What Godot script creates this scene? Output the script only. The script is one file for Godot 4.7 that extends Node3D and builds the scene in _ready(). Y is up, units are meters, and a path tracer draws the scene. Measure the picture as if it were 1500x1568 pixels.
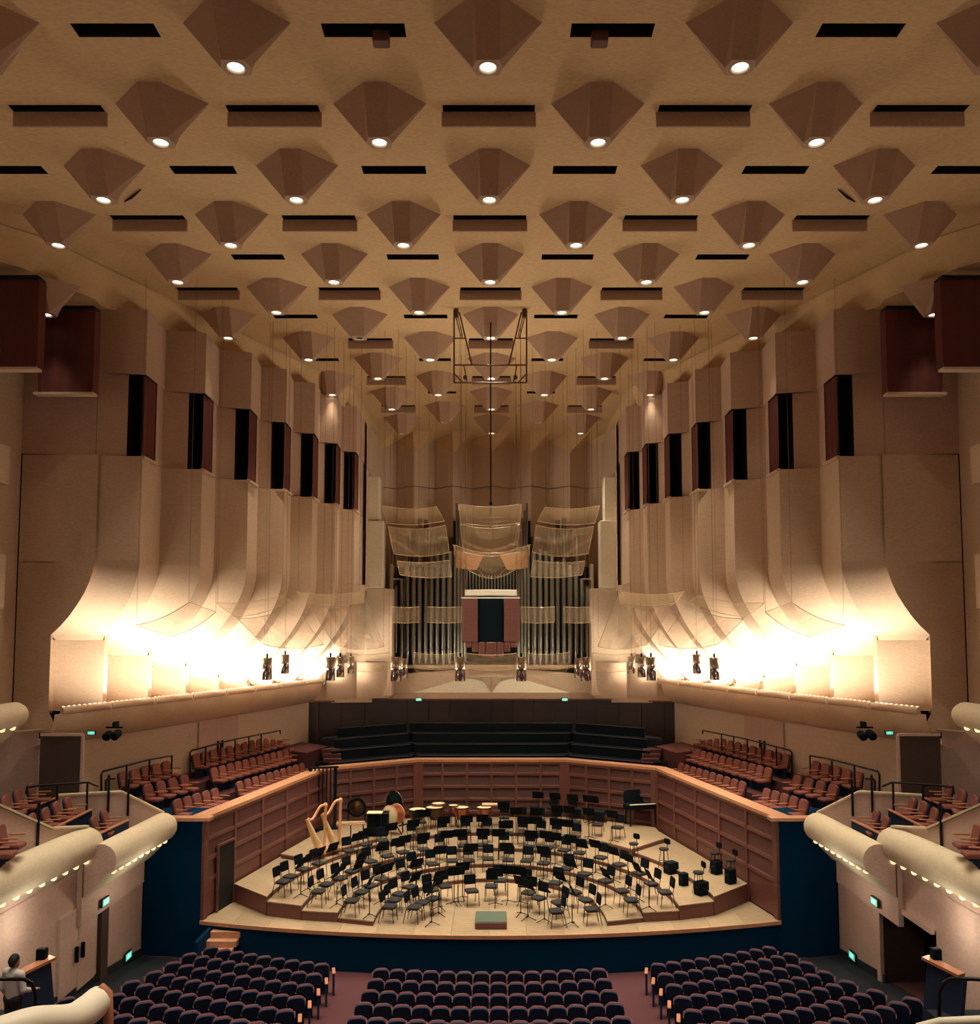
extends Node3D
# A concert hall seen from the middle of the balcony: x across (0 = hall axis), y up (0 = stage floor), the stage lies towards -z.

const FOC := 1255.0          # focal length in pixels of the 1500 x 1568 frame
const PPX := 755.8           # principal point
const PPY := 886.0
const TILT := 0.0655
const CAM := Vector3(0.104, 8.9, 0.0)
const WPOD := 4.5            # spacing of the ceiling pods
const CEIL := 19.8

# colours and light levels, gathered here
const C_PLASTER := Color(0.83, 0.725, 0.63)
const C_CEIL := Color(0.85, 0.72, 0.545)
const C_POD := Color(0.74, 0.61, 0.52)
const C_FIN := Color(0.78, 0.66, 0.58)
const C_CREAM := Color(0.93, 0.89, 0.80)
const C_LOBBY := Color(0.86, 0.75, 0.72)
const C_WALLCREAM := Color(0.92, 0.85, 0.78)
const C_DECK := Color(0.76, 0.67, 0.56)
const C_REDWOOD := Color(0.50, 0.31, 0.29)
const C_RAIL := Color(0.88, 0.66, 0.53)
const L_LAMP_GLOW := 2.2
const L_STRIP_GLOW := 2.5
const L_POD := 25.0
const L_CAN := 5.0
const L_COVE := 15.5
const L_SCONCE := 2.0
const WARM := Color(1.0, 0.93, 0.80)
const COVE := Color(1.0, 0.94, 0.83)
const EXPOSURE := 1.55

var M := {}
var names := {}
var rng := RandomNumberGenerator.new()


func _ready() -> void:
	# camera
	var cam := Camera3D.new()
	cam.name = "camera"
	add_child(cam)
	cam.position = CAM
	cam.rotation = Vector3(TILT, 0.0, 0.0)
	cam.near = 0.1
	cam.far = 200.0
	cam.projection = Camera3D.PROJECTION_FRUSTUM
	cam.size = 1568.0 / FOC * cam.near
	cam.frustum_offset = Vector2((750.0 - PPX) / FOC, (PPY - 784.0) / FOC) * cam.near
	cam.current = true
	# environment: a closed room, no sky
	var we := WorldEnvironment.new()
	we.name = "environment"
	var env := Environment.new()
	env.background_mode = Environment.BG_COLOR
	env.background_color = Color.BLACK
	env.tonemap_mode = Environment.TONE_MAPPER_LINEAR
	env.tonemap_exposure = EXPOSURE
	env.sdfgi_enabled = true
	env.ssao_enabled = true
	env.ssil_enabled = true
	we.environment = env
	add_child(we)
	rng.seed = 20240
	make_materials()
	# structure
	build_shell()
	build_ceiling()
	for s in [-1.0, 1.0]:
		build_side_wall(s)
		build_tier_wall(s)
		build_lower_wall(s)
	build_back_wall()
	build_stage()
	# things
	build_pods()
	for s in [-1.0, 1.0]:
		build_cove_lights(s)
		build_banners(s)
		build_parapets(s)
		build_tier_seats(s)
		build_railings(s)
		build_signs(s)
	build_organ()
	build_reflectors()
	build_cans()
	build_truss()
	build_choir()
	build_risers()
	build_orchestra()
	build_percussion()
	build_stalls()
	build_near()

# ---------------------------------------------------------------- small helpers
func ray(px: float, py: float) -> Vector3:
	return Basis(Vector3.RIGHT, TILT) * Vector3((px - PPX) / FOC, -(py - PPY) / FOC, -1.0)
func P(px: float, py: float, D: float) -> Vector3:      # the point at distance D down the hall
	var r := ray(px, py)
	return CAM + r * (D / -r.z)
func Hh(px: float, py: float, h: float) -> Vector3:     # the point at height h
	var r := ray(px, py)
	return CAM + r * ((h - CAM.y) / r.y)
func mx(v: Vector3, s: float) -> Vector3:               # measured on the left; s = +1 is the right side
	return Vector3(-v.x * s, v.y, v.z)
func V(x: float, y: float, D: float) -> Vector3:
	return Vector3(x, y, -D)

func numbered(n: String) -> String:
	if not names.has(n):
		names[n] = 0
		return n
	names[n] += 1
	return "%s_%03d" % [n, names[n]]
func tag(o: Node, label := "", category := "", group := "", kind := "") -> Node:
	if label != "": o.set_meta("label", label)
	if category != "": o.set_meta("category", category)
	if group != "": o.set_meta("group", group)
	if kind != "": o.set_meta("kind", kind)
	return o
func thing(n: String, label: String, category: String, at := Vector3.ZERO, turn := 0.0, group := "", kind := "") -> Node3D:
	var o := Node3D.new()
	o.name = numbered(n)
	add_child(o)
	o.position = at
	o.rotation.y = turn
	tag(o, label, category, group, kind)
	return o
func copy(src: Node3D, label: String, at: Vector3, turn: float, group := "") -> Node3D:
	var o: Node3D = src.duplicate()
	o.name = numbered(String(src.get_meta("base")))
	add_child(o)
	o.position = at
	o.rotation.y = turn
	tag(o, label, "", group)
	return o
func mb() -> SurfaceTool:
	var st := SurfaceTool.new()
	st.begin(Mesh.PRIMITIVE_TRIANGLES)
	st.set_smooth_group(-1)
	return st
func obj(n: String, st: SurfaceTool, m: Material, parent: Node3D = null) -> MeshInstance3D:
	st.generate_normals()
	var o := MeshInstance3D.new()
	o.mesh = st.commit()
	o.mesh.surface_set_material(0, m)
	if parent == null:
		o.name = numbered(n)
		add_child(o)
	else:
		o.name = n
		parent.add_child(o, true)
	return o
func tri(st: SurfaceTool, a: Vector3, b: Vector3, c: Vector3) -> void:
	st.add_vertex(a); st.add_vertex(b); st.add_vertex(c)
func quad(st: SurfaceTool, a: Vector3, b: Vector3, c: Vector3, d: Vector3) -> void:
	tri(st, a, b, c); tri(st, a, c, d)
func box(st: SurfaceTool, c: Vector3, s: Vector3, xf := Transform3D()) -> void:
	var h := s * 0.5
	var p: Array[Vector3] = []
	for i in 8:
		p.append(xf * (c + Vector3(h.x * (1 if i & 1 else -1), h.y * (1 if i & 2 else -1), h.z * (1 if i & 4 else -1))))
	quad(st, p[0], p[1], p[3], p[2]); quad(st, p[5], p[4], p[6], p[7])
	quad(st, p[4], p[0], p[2], p[6]); quad(st, p[1], p[5], p[7], p[3])
	quad(st, p[2], p[3], p[7], p[6]); quad(st, p[4], p[5], p[1], p[0])
func bbox(st: SurfaceTool, c: Vector3, s: Vector3, b: float, xf := Transform3D()) -> void:   # a box with chamfered top and bottom rims and upright edges
	var h := s * 0.5
	var ring := func(x: float, z: float, k: float) -> Array:
		return [Vector2(x, z - k), Vector2(x - k, z), Vector2(-x + k, z), Vector2(-x, z - k), Vector2(-x, -z + k), Vector2(-x + k, -z), Vector2(x - k, -z), Vector2(x, -z + k)]
	var lv := [[-h.y, ring.call(h.x - b, h.z - b, b * 0.6)], [-h.y + b, ring.call(h.x, h.z, b)], [h.y - b, ring.call(h.x, h.z, b)], [h.y, ring.call(h.x - b, h.z - b, b * 0.6)]]
	for k in 3:
		for i in 8:
			var j := (i + 1) % 8
			var a0: Vector2 = lv[k][1][i]
			var a1: Vector2 = lv[k][1][j]
			var b0: Vector2 = lv[k + 1][1][i]
			var b1: Vector2 = lv[k + 1][1][j]
			quad(st, xf * (c + Vector3(a0.x, lv[k][0], a0.y)), xf * (c + Vector3(a1.x, lv[k][0], a1.y)), xf * (c + Vector3(b1.x, lv[k + 1][0], b1.y)), xf * (c + Vector3(b0.x, lv[k + 1][0], b0.y)))
	for k in [0, 3]:
		for i in range(1, 7):
			var q0: Vector2 = lv[k][1][0]
			var q1: Vector2 = lv[k][1][i]
			var q2: Vector2 = lv[k][1][i + 1]
			tri(st, xf * (c + Vector3(q0.x, lv[k][0], q0.y)), xf * (c + Vector3(q1.x, lv[k][0], q1.y)), xf * (c + Vector3(q2.x, lv[k][0], q2.y)))
func beam(st: SurfaceTool, a: Vector3, b: Vector3, w: float, h: float, up := Vector3.UP) -> void:   # a straight bar of w x h from a to b
	var z := (b - a).normalized()
	var x := up.cross(z)
	if x.length() < 0.01: x = Vector3.RIGHT.cross(z)
	x = x.normalized()
	var y := z.cross(x)
	box(st, Vector3.ZERO, Vector3(w, h, a.distance_to(b)), Transform3D(Basis(x, y, z), (a + b) * 0.5))
func tube(st: SurfaceTool, pts: Array, r: float, n := 8, caps := true, r2 := -1.0) -> void:
	st.set_smooth_group(0)
	var rings := []
	var side := Vector3.ZERO
	for i in pts.size():
		var t: Vector3 = (pts[mini(i + 1, pts.size() - 1)] - pts[maxi(i - 1, 0)]).normalized()
		if side == Vector3.ZERO:
			side = t.cross(Vector3.UP if absf(t.y) < 0.9 else Vector3.RIGHT).normalized()
		side = (side - t * side.dot(t)).normalized()
		var u := t.cross(side)
		var rr := r if r2 < 0.0 else lerpf(r, r2, float(i) / (pts.size() - 1))
		var ring := []
		for k in n:
			var a := TAU * k / n
			ring.append(pts[i] + (side * cos(a) + u * sin(a)) * rr)
		rings.append(ring)
	for i in rings.size() - 1:
		for k in n:
			var l := (k + 1) % n
			quad(st, rings[i][k], rings[i][l], rings[i + 1][l], rings[i + 1][k])
	st.set_smooth_group(-1)
	if caps:
		for e in [0, rings.size() - 1]:
			for k in range(1, n - 1):
				tri(st, rings[e][0], rings[e][k], rings[e][k + 1])
func lathe(st: SurfaceTool, prof: Array, n: int, xf := Transform3D(), smooth := true) -> void:   # prof: Vector2(radius, y)
	st.set_smooth_group(0 if smooth else -1)
	for i in prof.size() - 1:
		for k in n:
			var a0 := TAU * k / n
			var a1 := TAU * (k + 1) / n
			var p: Vector2 = prof[i]
			var q: Vector2 = prof[i + 1]
			var A := xf * Vector3(p.x * cos(a0), p.y, p.x * sin(a0))
			var B := xf * Vector3(p.x * cos(a1), p.y, p.x * sin(a1))
			var C := xf * Vector3(q.x * cos(a1), q.y, q.x * sin(a1))
			var D := xf * Vector3(q.x * cos(a0), q.y, q.x * sin(a0))
			if p.x > 0.0001: tri(st, A, B, C)
			if q.x > 0.0001: tri(st, A, C, D)
	st.set_smooth_group(-1)
func poly_cap(st: SurfaceTool, pts: PackedVector2Array, f: Callable) -> void:
	var idx := Geometry2D.triangulate_polygon(pts)
	for i in range(0, idx.size(), 3):
		tri(st, f.call(pts[idx[i]]), f.call(pts[idx[i + 1]]), f.call(pts[idx[i + 2]]))
func prism(st: SurfaceTool, pts: PackedVector2Array, y0: float, y1: float, top := true, sides := true, bottom := false) -> void:   # pts: (x, D)
	if top: poly_cap(st, pts, func(p: Vector2) -> Vector3: return V(p.x, y1, p.y))
	if bottom: poly_cap(st, pts, func(p: Vector2) -> Vector3: return V(p.x, y0, p.y))
	if sides:
		for i in pts.size():
			var a := pts[i]
			var b := pts[(i + 1) % pts.size()]
			quad(st, V(a.x, y0, a.y), V(b.x, y0, b.y), V(b.x, y1, b.y), V(a.x, y1, a.y))
func grid(st: SurfaceTool, nu: int, nv: int, f: Callable, smooth := true) -> void:   # f(u, v) on 0..1
	st.set_smooth_group(0 if smooth else -1)
	var rows := []
	for i in nu + 1:
		var r := []
		for j in nv + 1:
			r.append(f.call(float(i) / nu, float(j) / nv))
		rows.append(r)
	for i in nu:
		for j in nv:
			quad(st, rows[i][j], rows[i + 1][j], rows[i + 1][j + 1], rows[i][j + 1])
	st.set_smooth_group(-1)
func sheet(st: SurfaceTool, nu: int, nv: int, f: Callable, th: Vector3) -> void:      # a curved sheet with thickness th
	var g := func(u: float, v: float) -> Vector3: return f.call(u, v) + th
	grid(st, nu, nv, f)
	grid(st, nu, nv, g)
	for i in nu:
		for v in [0.0, 1.0]:
			quad(st, f.call(float(i) / nu, v), f.call(float(i + 1) / nu, v), g.call(float(i + 1) / nu, v), g.call(float(i) / nu, v))
	for j in nv:
		for u in [0.0, 1.0]:
			quad(st, f.call(u, float(j) / nv), f.call(u, float(j + 1) / nv), g.call(u, float(j + 1) / nv), g.call(u, float(j) / nv))
func rrect(w: float, h: float, r: float, n := 3, rb := -1.0) -> PackedVector2Array:   # rounded rectangle, y from 0 to h; rb rounds the lower corners
	var p := PackedVector2Array()
	if rb < 0.0: rb = r
	for c in [[w / 2 - r, h - r, 0.0, r], [-w / 2 + r, h - r, PI / 2, r], [-w / 2 + rb, rb, PI, rb], [w / 2 - rb, rb, PI * 1.5, rb]]:
		for i in n + 1:
			var a: float = c[2] + PI / 2 * i / n
			p.append(Vector2(c[0] + c[3] * cos(a), c[1] + c[3] * sin(a)))
	return p
func pad(st: SurfaceTool, out: PackedVector2Array, z0: float, z1: float, b: float, xf := Transform3D()) -> void:   # a cushion: the outline extruded in z with bevelled rims
	var c := Vector2.ZERO
	for q in out: c += q
	c /= out.size()
	var ins := PackedVector2Array()
	for q in out: ins.append(q + (c - q).normalized() * b)
	var e := b if z1 > z0 else -b
	var lv := [[z0, ins], [z0 + e, out], [z1 - e, out], [z1, ins]]
	st.set_smooth_group(0)
	for k in 3:
		for i in out.size():
			var j := (i + 1) % out.size()
			var a0: Vector2 = lv[k][1][i]
			var a1: Vector2 = lv[k][1][j]
			var b0: Vector2 = lv[k + 1][1][i]
			var b1: Vector2 = lv[k + 1][1][j]
			quad(st, xf * Vector3(a0.x, a0.y, lv[k][0]), xf * Vector3(a1.x, a1.y, lv[k][0]), xf * Vector3(b1.x, b1.y, lv[k + 1][0]), xf * Vector3(b0.x, b0.y, lv[k + 1][0]))
	st.set_smooth_group(-1)
	poly_cap(st, ins, func(p: Vector2) -> Vector3: return xf * Vector3(p.x, p.y, z0))
	poly_cap(st, ins, func(p: Vector2) -> Vector3: return xf * Vector3(p.x, p.y, z1))
func nth(i: int) -> String:
	var w := ["first", "second", "third", "fourth", "fifth", "sixth", "seventh", "eighth", "ninth", "tenth", "eleventh", "twelfth", "thirteenth", "fourteenth", "fifteenth", "sixteenth", "seventeenth", "eighteenth", "nineteenth", "twentieth"]
	if i < 20: return w[i]
	var tens := ["twenty", "thirty", "forty", "fifty", "sixty"]
	if (i + 1) % 10 == 0: return ["", "", "thirtieth", "fortieth", "fiftieth", "sixtieth"][(i + 1) / 10 - 1]
	return "%s-%s" % [tens[(i + 1) / 10 - 2], w[(i + 1) % 10 - 1]]
func side_word(s: float) -> String:
	return "left" if s < 0.0 else "right"

# ---------------------------------------------------------------- materials
func mat(n: String, c: Color, rough := 0.8, metal := 0.0, spec := 0.5) -> StandardMaterial3D:
	var m := StandardMaterial3D.new()
	m.resource_name = n
	m.albedo_color = c
	m.roughness = rough
	m.metallic = metal
	m.metallic_specular = spec
	m.cull_mode = BaseMaterial3D.CULL_DISABLED
	M[n] = m
	return m
func grain(w: int, h: int, sx: float, sy: float, lo: float, hi: float, sd: int, streak := 0.0) -> ImageTexture:
	var n := FastNoiseLite.new()
	n.seed = sd
	n.frequency = 1.0
	n.fractal_octaves = 3
	var im := Image.create(w, h, false, Image.FORMAT_RGB8)
	for y in h:
		for x in w:
			# periodic in both directions by walking on two circles
			var a := TAU * x / w
			var b := TAU * y / h
			var v := n.get_noise_3d(cos(a) * sx + 7.3 * cos(b) * sy, sin(a) * sx + 5.1 * sin(b) * sy, cos(b) * sy * 1.7 + sin(b) * sy)
			v = clampf(0.5 + v * 0.9 + streak * sin(b * 19.0 + v * 6.0) * 0.15, 0.0, 1.0)
			var g := lerpf(lo, hi, v)
			im.set_pixel(x, y, Color(g, g, g))
	return ImageTexture.create_from_image(im)
func textured(m: StandardMaterial3D, t: Texture2D, sc: Vector3, world := true) -> void:
	m.albedo_texture = t
	m.uv1_triplanar = true
	m.uv1_world_triplanar = world
	m.uv1_scale = sc
func glow(n: String, c: Color, e: float) -> StandardMaterial3D:
	var m := mat(n, Color(0.9, 0.9, 0.9), 0.5)
	m.emission_enabled = true
	m.emission = c
	m.emission_energy_multiplier = e
	return m
func make_materials() -> void:
	var fine := grain(128, 128, 3.0, 3.0, 0.90, 1.0, 3)
	var wood := grain(128, 256, 0.5, 4.0, 0.72, 1.0, 11, 0.6)
	var pile := grain(128, 128, 9.0, 9.0, 0.72, 1.0, 5)
	textured(mat("plaster", C_PLASTER, 0.75), fine, Vector3.ONE * 0.35)
	textured(mat("ceiling_paint", C_CEIL, 0.8), fine, Vector3.ONE * 0.3)
	textured(mat("pod_paint", C_POD, 0.75), fine, Vector3.ONE * 0.5)
	textured(mat("fin_paint", C_FIN, 0.75), fine, Vector3.ONE * 0.4)
	textured(mat("cream", C_CREAM, 0.6), fine, Vector3.ONE * 0.4)
	textured(mat("lobby_paint", C_LOBBY, 0.7), fine, Vector3.ONE * 0.4)
	textured(mat("cream_wall", C_WALLCREAM, 0.7), fine, Vector3.ONE * 0.4)
	textured(mat("dark_paint", Color(0.30, 0.24, 0.22), 0.7), fine, Vector3.ONE * 0.4)
	textured(mat("deck", C_DECK, 0.45), wood, Vector3(0.9, 0.9, 0.9))
	textured(mat("deck_b", C_DECK * 0.94, 0.45), wood, Vector3(0.7, 0.7, 0.7))
	textured(mat("red_wood", C_REDWOOD, 0.5), wood, Vector3.ONE * 0.8)
	textured(mat("louvre", C_REDWOOD * Color(0.95, 0.95, 1.02), 0.5), wood, Vector3.ONE * 1.1)
	textured(mat("rail_wood", C_RAIL, 0.4), wood, Vector3.ONE * 0.9)
	textured(mat("dark_wood", Color(0.20, 0.15, 0.17), 0.5), wood, Vector3.ONE * 0.6)
	textured(mat("carpet", Color(0.36, 0.19, 0.235), 0.95), pile, Vector3.ONE * 1.2)
	textured(mat("dark_carpet", Color(0.07, 0.12, 0.18), 0.95), pile, Vector3.ONE * 1.2)
	textured(mat("banner", Color(0.42, 0.19, 0.17), 0.9), pile, Vector3(1.5, 0.5, 1.5))
	textured(mat("salmon", Color(0.60, 0.36, 0.33), 0.9), pile, Vector3.ONE * 3.0)
	textured(mat("mauve", Color(0.43, 0.25, 0.28), 0.9), pile, Vector3.ONE * 3.0)
	mat("navy", Color(0.145, 0.205, 0.32), 0.9, 0.0, 0.25)
	mat("black_front", Color(0.0, 0.17, 0.30), 0.95, 0.0, 0.2)
	mat("black", Color(0.035, 0.085, 0.125), 0.85, 0.0, 0.25)
	mat("black_pad", Color(0.10, 0.10, 0.12), 0.8)
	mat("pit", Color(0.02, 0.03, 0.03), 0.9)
	mat("slot_black", Color(0.05, 0.05, 0.045), 0.9)
	mat("steel_dark", Color(0.09, 0.10, 0.12), 0.4, 0.6)
	mat("chrome", Color(0.86, 0.86, 0.86), 0.08, 1.0)
	mat("pipe", Color(0.56, 0.55, 0.51), 0.36, 0.85)
	mat("copper", Color(0.66, 0.40, 0.30), 0.35, 0.7)
	mat("drum_head", Color(0.93, 0.89, 0.76), 0.6)
	mat("gold", Color(0.83, 0.62, 0.38), 0.4)
	mat("harp_wood", Color(0.80, 0.60, 0.45), 0.4)
	mat("harp_pale", Color(0.90, 0.77, 0.60), 0.45)
	mat("gallery", Color(0.72, 0.52, 0.36), 0.35)
	mat("bronze", Color(0.35, 0.27, 0.2), 0.45, 0.7)
	mat("wire", Color(0.40, 0.30, 0.21), 0.6)
	mat("truss_paint", Color(0.36, 0.22, 0.15), 0.6)
	mat("green_top", Color(0.30, 0.37, 0.33), 0.9)
	mat("armrest", Color(0.70, 0.47, 0.36), 0.5)
	mat("white_paint", Color(0.93, 0.91, 0.86), 0.5)
	mat("skin", Color(0.62, 0.43, 0.34), 0.6)
	mat("hair", Color(0.05, 0.045, 0.05), 0.7)
	mat("shirt", Color(0.72, 0.72, 0.74), 0.85)
	mat("trousers", Color(0.10, 0.11, 0.15), 0.85)
	mat("sign_case", Color(0.05, 0.08, 0.08), 0.5)
	glow("lamp", Color(1.0, 0.93, 0.82), L_LAMP_GLOW)
	glow("strip", Color(1.0, 0.9, 0.72), L_STRIP_GLOW)
	glow("bulb", Color(1.0, 0.86, 0.62), 0.75)
	glow("sign", Color(0.05, 0.62, 0.52), 0.55)
	glow("sign_text", Color(0.45, 0.95, 0.85), 0.7)
	var g := mat("acrylic", Color(0.92, 0.80, 0.64, 0.085), 0.03)
	g.transparency = BaseMaterial3D.TRANSPARENCY_ALPHA
	var e := mat("acrylic_edge", Color(0.82, 0.72, 0.57), 0.15)
	e.metallic_specular = 0.8

# ---------------------------------------------------------------- room shell
func sag(x: float) -> float:
	return 20.0 - sqrt(maxf(400.0 - minf(absf(x), 16.0) ** 2, 1.0))
func stalls_h(x: float, D: float) -> float:
	return clampf(-1.0 + 0.138 * (22.6 - (D - sag(x))), -1.15, 3.4)

func build_shell() -> void:
	var o := thing("floor", "dark red carpeted stalls floor sloping down to the stage", "floor", Vector3.ZERO, 0.0, "", "structure")
	var st := mb()
	grid(st, 40, 40, func(u: float, v: float) -> Vector3:
		var x := lerpf(-16.0, 16.0, u)
		var D := lerpf(-9.0, 27.5, v)
		return V(x, stalls_h(x, D), D))
	quad(st, V(-16, -2.2, -9), V(16, -2.2, -9), V(16, -2.2, 27.5), V(-16, -2.2, 27.5))
	obj("carpet", st, M.carpet, o)
	st = mb()
	# dark floor of the side passages
	for s in [-1.0, 1.0]:
		grid(st, 4, 40, func(u: float, v: float) -> Vector3:
			var x: float = lerpf(-10.9, -9.05, u) * -s
			var D := lerpf(8.0, 25.9, v)
			return V(x, stalls_h(x, D) + 0.02, D))
	obj("side_passage", st, M.dark_carpet, o)
	o = thing("wall_rear", "plain plaster wall closing the back of the hall behind the balcony", "wall", Vector3.ZERO, 0.0, "", "structure")
	st = mb()
	box(st, V(0, 9.5, -9.2), Vector3(34, 24, 0.4))
	obj("wall_face", st, M.plaster, o)
	# the rest of the side walls, towards and behind the camera
	for s in [-1.0, 1.0]:
		st = mb()
		box(st, V(-16.2 * -s, 9.5, 8.0), Vector3(0.4, 24, 36))
		o = thing("wall_rear_" + side_word(s), "plain %s plaster wall of the rear half of the hall" % side_word(s), "wall", Vector3.ZERO, 0.0, "", "structure")
		obj("wall_face", st, M.plaster, o)

# ---------------------------------------------------------------- ceiling
func pod_D(i: int) -> float:
	return WPOD * (3.113 + 0.5 * i)
func ceil_half(D: float) -> float:      # half width of the flat ceiling
	if D < 22.0: return lerpf(15.6, 12.6, clampf((D - 19.0) / 3.0, 0.0, 1.0))
	return lerpf(12.6, 6.4, clampf((D - 22.0) / 14.0, 0.0, 1.0))

func build_ceiling() -> void:
	var o := thing("ceiling", "tan ceiling pierced by rows of narrow dark slots", "ceiling", Vector3.ZERO, 0.0, "", "structure")
	var st := mb()
	var bands := []
	for i in range(-4, 12):
		var sw := 0.333 if i % 2 == 0 else 0.426
		var dep := 0.34 if i % 2 == 0 else 0.22
		if i >= 7: sw *= 0.85
		var slots := []
		for c in range(-3, 4):
			var x := WPOD * (c + 0.5 if i % 2 == 0 else float(c))
			if absf(x) + sw * WPOD * 0.5 < minf(ceil_half(pod_D(i)) - 0.3, 14.0): slots.append([x, sw * WPOD])
		bands.append([pod_D(i) + (0.18 if i % 2 == 0 else 0.15), dep, slots, i])
	var prev := -9.2
	for b in bands:
		var d0: float = b[0] - b[1] / 2
		var d1: float = b[0] + b[1] / 2
		if d0 > prev:
			quad(st, V(-16.2, CEIL, prev), V(16.2, CEIL, prev), V(16.2, CEIL, d0), V(-16.2, CEIL, d0))
		var x0 := -16.2
		for s in b[2]:
			quad(st, V(x0, CEIL, d0), V(s[0] - s[1] / 2, CEIL, d0), V(s[0] - s[1] / 2, CEIL, d1), V(x0, CEIL, d1))
			x0 = s[0] + s[1] / 2
		quad(st, V(x0, CEIL, d0), V(16.2, CEIL, d0), V(16.2, CEIL, d1), V(x0, CEIL, d1))
		prev = d1
	quad(st, V(-16.2, CEIL, prev), V(16.2, CEIL, prev), V(16.2, CEIL, 47.5), V(-16.2, CEIL, 47.5))
	obj("ceiling_face", st, M.ceiling_paint, o)
	st = mb()
	box(st, V(0, CEIL + 1.1, 19), Vector3(33, 0.3, 57))
	obj("roof_slab", st, M.pit, o)
	for b in bands:
		var d0: float = b[0] - b[1] / 2
		var d1: float = b[0] + b[1] / 2
		for s in b[2]:
			st = mb()
			var a: float = s[0] - s[1] / 2
			var c: float = s[0] + s[1] / 2
			var t := CEIL + 0.7
			quad(st, V(a, CEIL, d0), V(c, CEIL, d0), V(c, t, d0), V(a, t, d0))
			quad(st, V(a, CEIL, d1), V(c, CEIL, d1), V(c, t, d1), V(a, t, d1))
			quad(st, V(a, CEIL, d0), V(a, CEIL, d1), V(a, t, d1), V(a, t, d0))
			quad(st, V(c, CEIL, d0), V(c, CEIL, d1), V(c, t, d1), V(c, t, d0))
			quad(st, V(a, t, d0), V(c, t, d0), V(c, t, d1), V(a, t, d1))
			obj("slot", st, M.slot_black, o)
			if int(b[3]) % 2 != 0:
				st = mb()
				bbox(st, V(s[0], CEIL - 0.15, d1 + 0.04), Vector3(s[1] + 0.06, 0.32, 0.06), 0.012)
				obj("slot_lip", st, M.pod_paint, o)
	# coved border between the flat ceiling and the tops of the wall fins
	for s in [-1.0, 1.0]:
		st = mb()
		grid(st, 60, 5, func(u: float, v: float) -> Vector3:
			var D := lerpf(14.0, 46.0, u)
			var xi := ceil_half(D) - 0.3
			var wob := 0.28 * sin((D - 24.2) * TAU / 2.05) if D > 24.0 and D < 37.0 else 0.0
			var x := xi + v * 0.6 + wob * v
			return V(-x * -s, CEIL - 0.02 - 0.85 * (v * v), D))
		grid(st, 60, 1, func(u: float, v: float) -> Vector3:
			var D := lerpf(14.0, 46.0, u)
			var wob := 0.28 * sin((D - 24.2) * TAU / 2.05) if D > 24.0 and D < 37.0 else 0.0
			var x := lerpf(ceil_half(D) + 0.3 + wob, 16.2, v)
			return V(-x * -s, CEIL - 0.87, D), false)
		obj("cove_border", st, M.ceiling_paint, o)

var pod_src: Node3D
var pod_off: Node3D
func make_pod(lit: bool) -> Node3D:
	var o := thing("ceiling_pod", "x", "ceiling light", Vector3.ZERO, 0.0, "faceted ceiling pods with downlights")
	o.set_meta("base", "ceiling_pod")
	var W := WPOD
	var base := [Vector2(-0.215, 0), Vector2(-0.052, -0.15), Vector2(0.052, -0.15), Vector2(0.215, 0), Vector2(0.052, 0.15), Vector2(-0.052, 0.15)]
	var bot := [Vector2(-0.060, 0), Vector2(-0.045, -0.045), Vector2(0.045, -0.045), Vector2(0.060, 0), Vector2(0.045, 0.045), Vector2(-0.045, 0.045)]
	var hgt := CEIL - (CAM.y + 2.236 * W)
	var st := mb()
	var hole := 0.035 * W
	for i in 6:
		var j := (i + 1) % 6
		quad(st, Vector3(base[i].x * W, hgt, -base[i].y * W * -1.0), Vector3(base[j].x * W, hgt, base[j].y * W), Vector3(bot[j].x * W, 0, bot[j].y * W), Vector3(bot[i].x * W, 0, bot[i].y * W))
		# underside with a round opening
		var a0 := atan2(bot[i].y, bot[i].x)
		var a1 := atan2(bot[j].y, bot[j].x)
		if a1 < a0: a1 += TAU
		for k in 3:
			var t0 := k / 3.0
			var t1 := (k + 1) / 3.0
			var p0: Vector2 = bot[i].lerp(bot[j], t0) * W
			var p1: Vector2 = bot[i].lerp(bot[j], t1) * W
			var q0 := p0.normalized() * hole
			var q1 := p1.normalized() * hole
			quad(st, Vector3(p0.x, 0, p0.y), Vector3(p1.x, 0, p1.y), Vector3(q1.x, 0, q1.y), Vector3(q0.x, 0, q0.y))
	obj("pod_shell", st, M.pod_paint, o)
	st = mb()
	lathe(st, [Vector2(hole + 0.012, -0.008), Vector2(hole - 0.004, -0.012), Vector2(hole - 0.006, 0.05), Vector2(hole - 0.02, 0.10)], 16)
	var ring := obj("light_ring", st, M.white_paint, o)
	st = mb()
	lathe(st, [Vector2(0.0, 0.035), Vector2(hole - 0.012, 0.035)], 16)
	obj("lamp", st, M.lamp if lit else M.slot_black, ring)
	if lit:
		var l := SpotLight3D.new()
		l.name = "downlight"
		l.position = Vector3(0, -0.03, 0)
		l.rotation.x = -PI / 2
		l.light_color = WARM
		l.light_energy = L_POD
		l.light_size = 0.14
		l.spot_range = 60.0
		l.spot_angle = 30.0
		l.spot_angle_attenuation = 1.0
		l.spot_attenuation = 2.0
		l.shadow_enabled = true
		o.add_child(l)
	return o
func pod_clear(D: float) -> float:      # beyond this the wall stands close under the pod, and the lamp is dimmed
	return lerpf(10.6, 5.0, clampf((D - 23.0) / 13.0, 0.0, 1.0))
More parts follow.
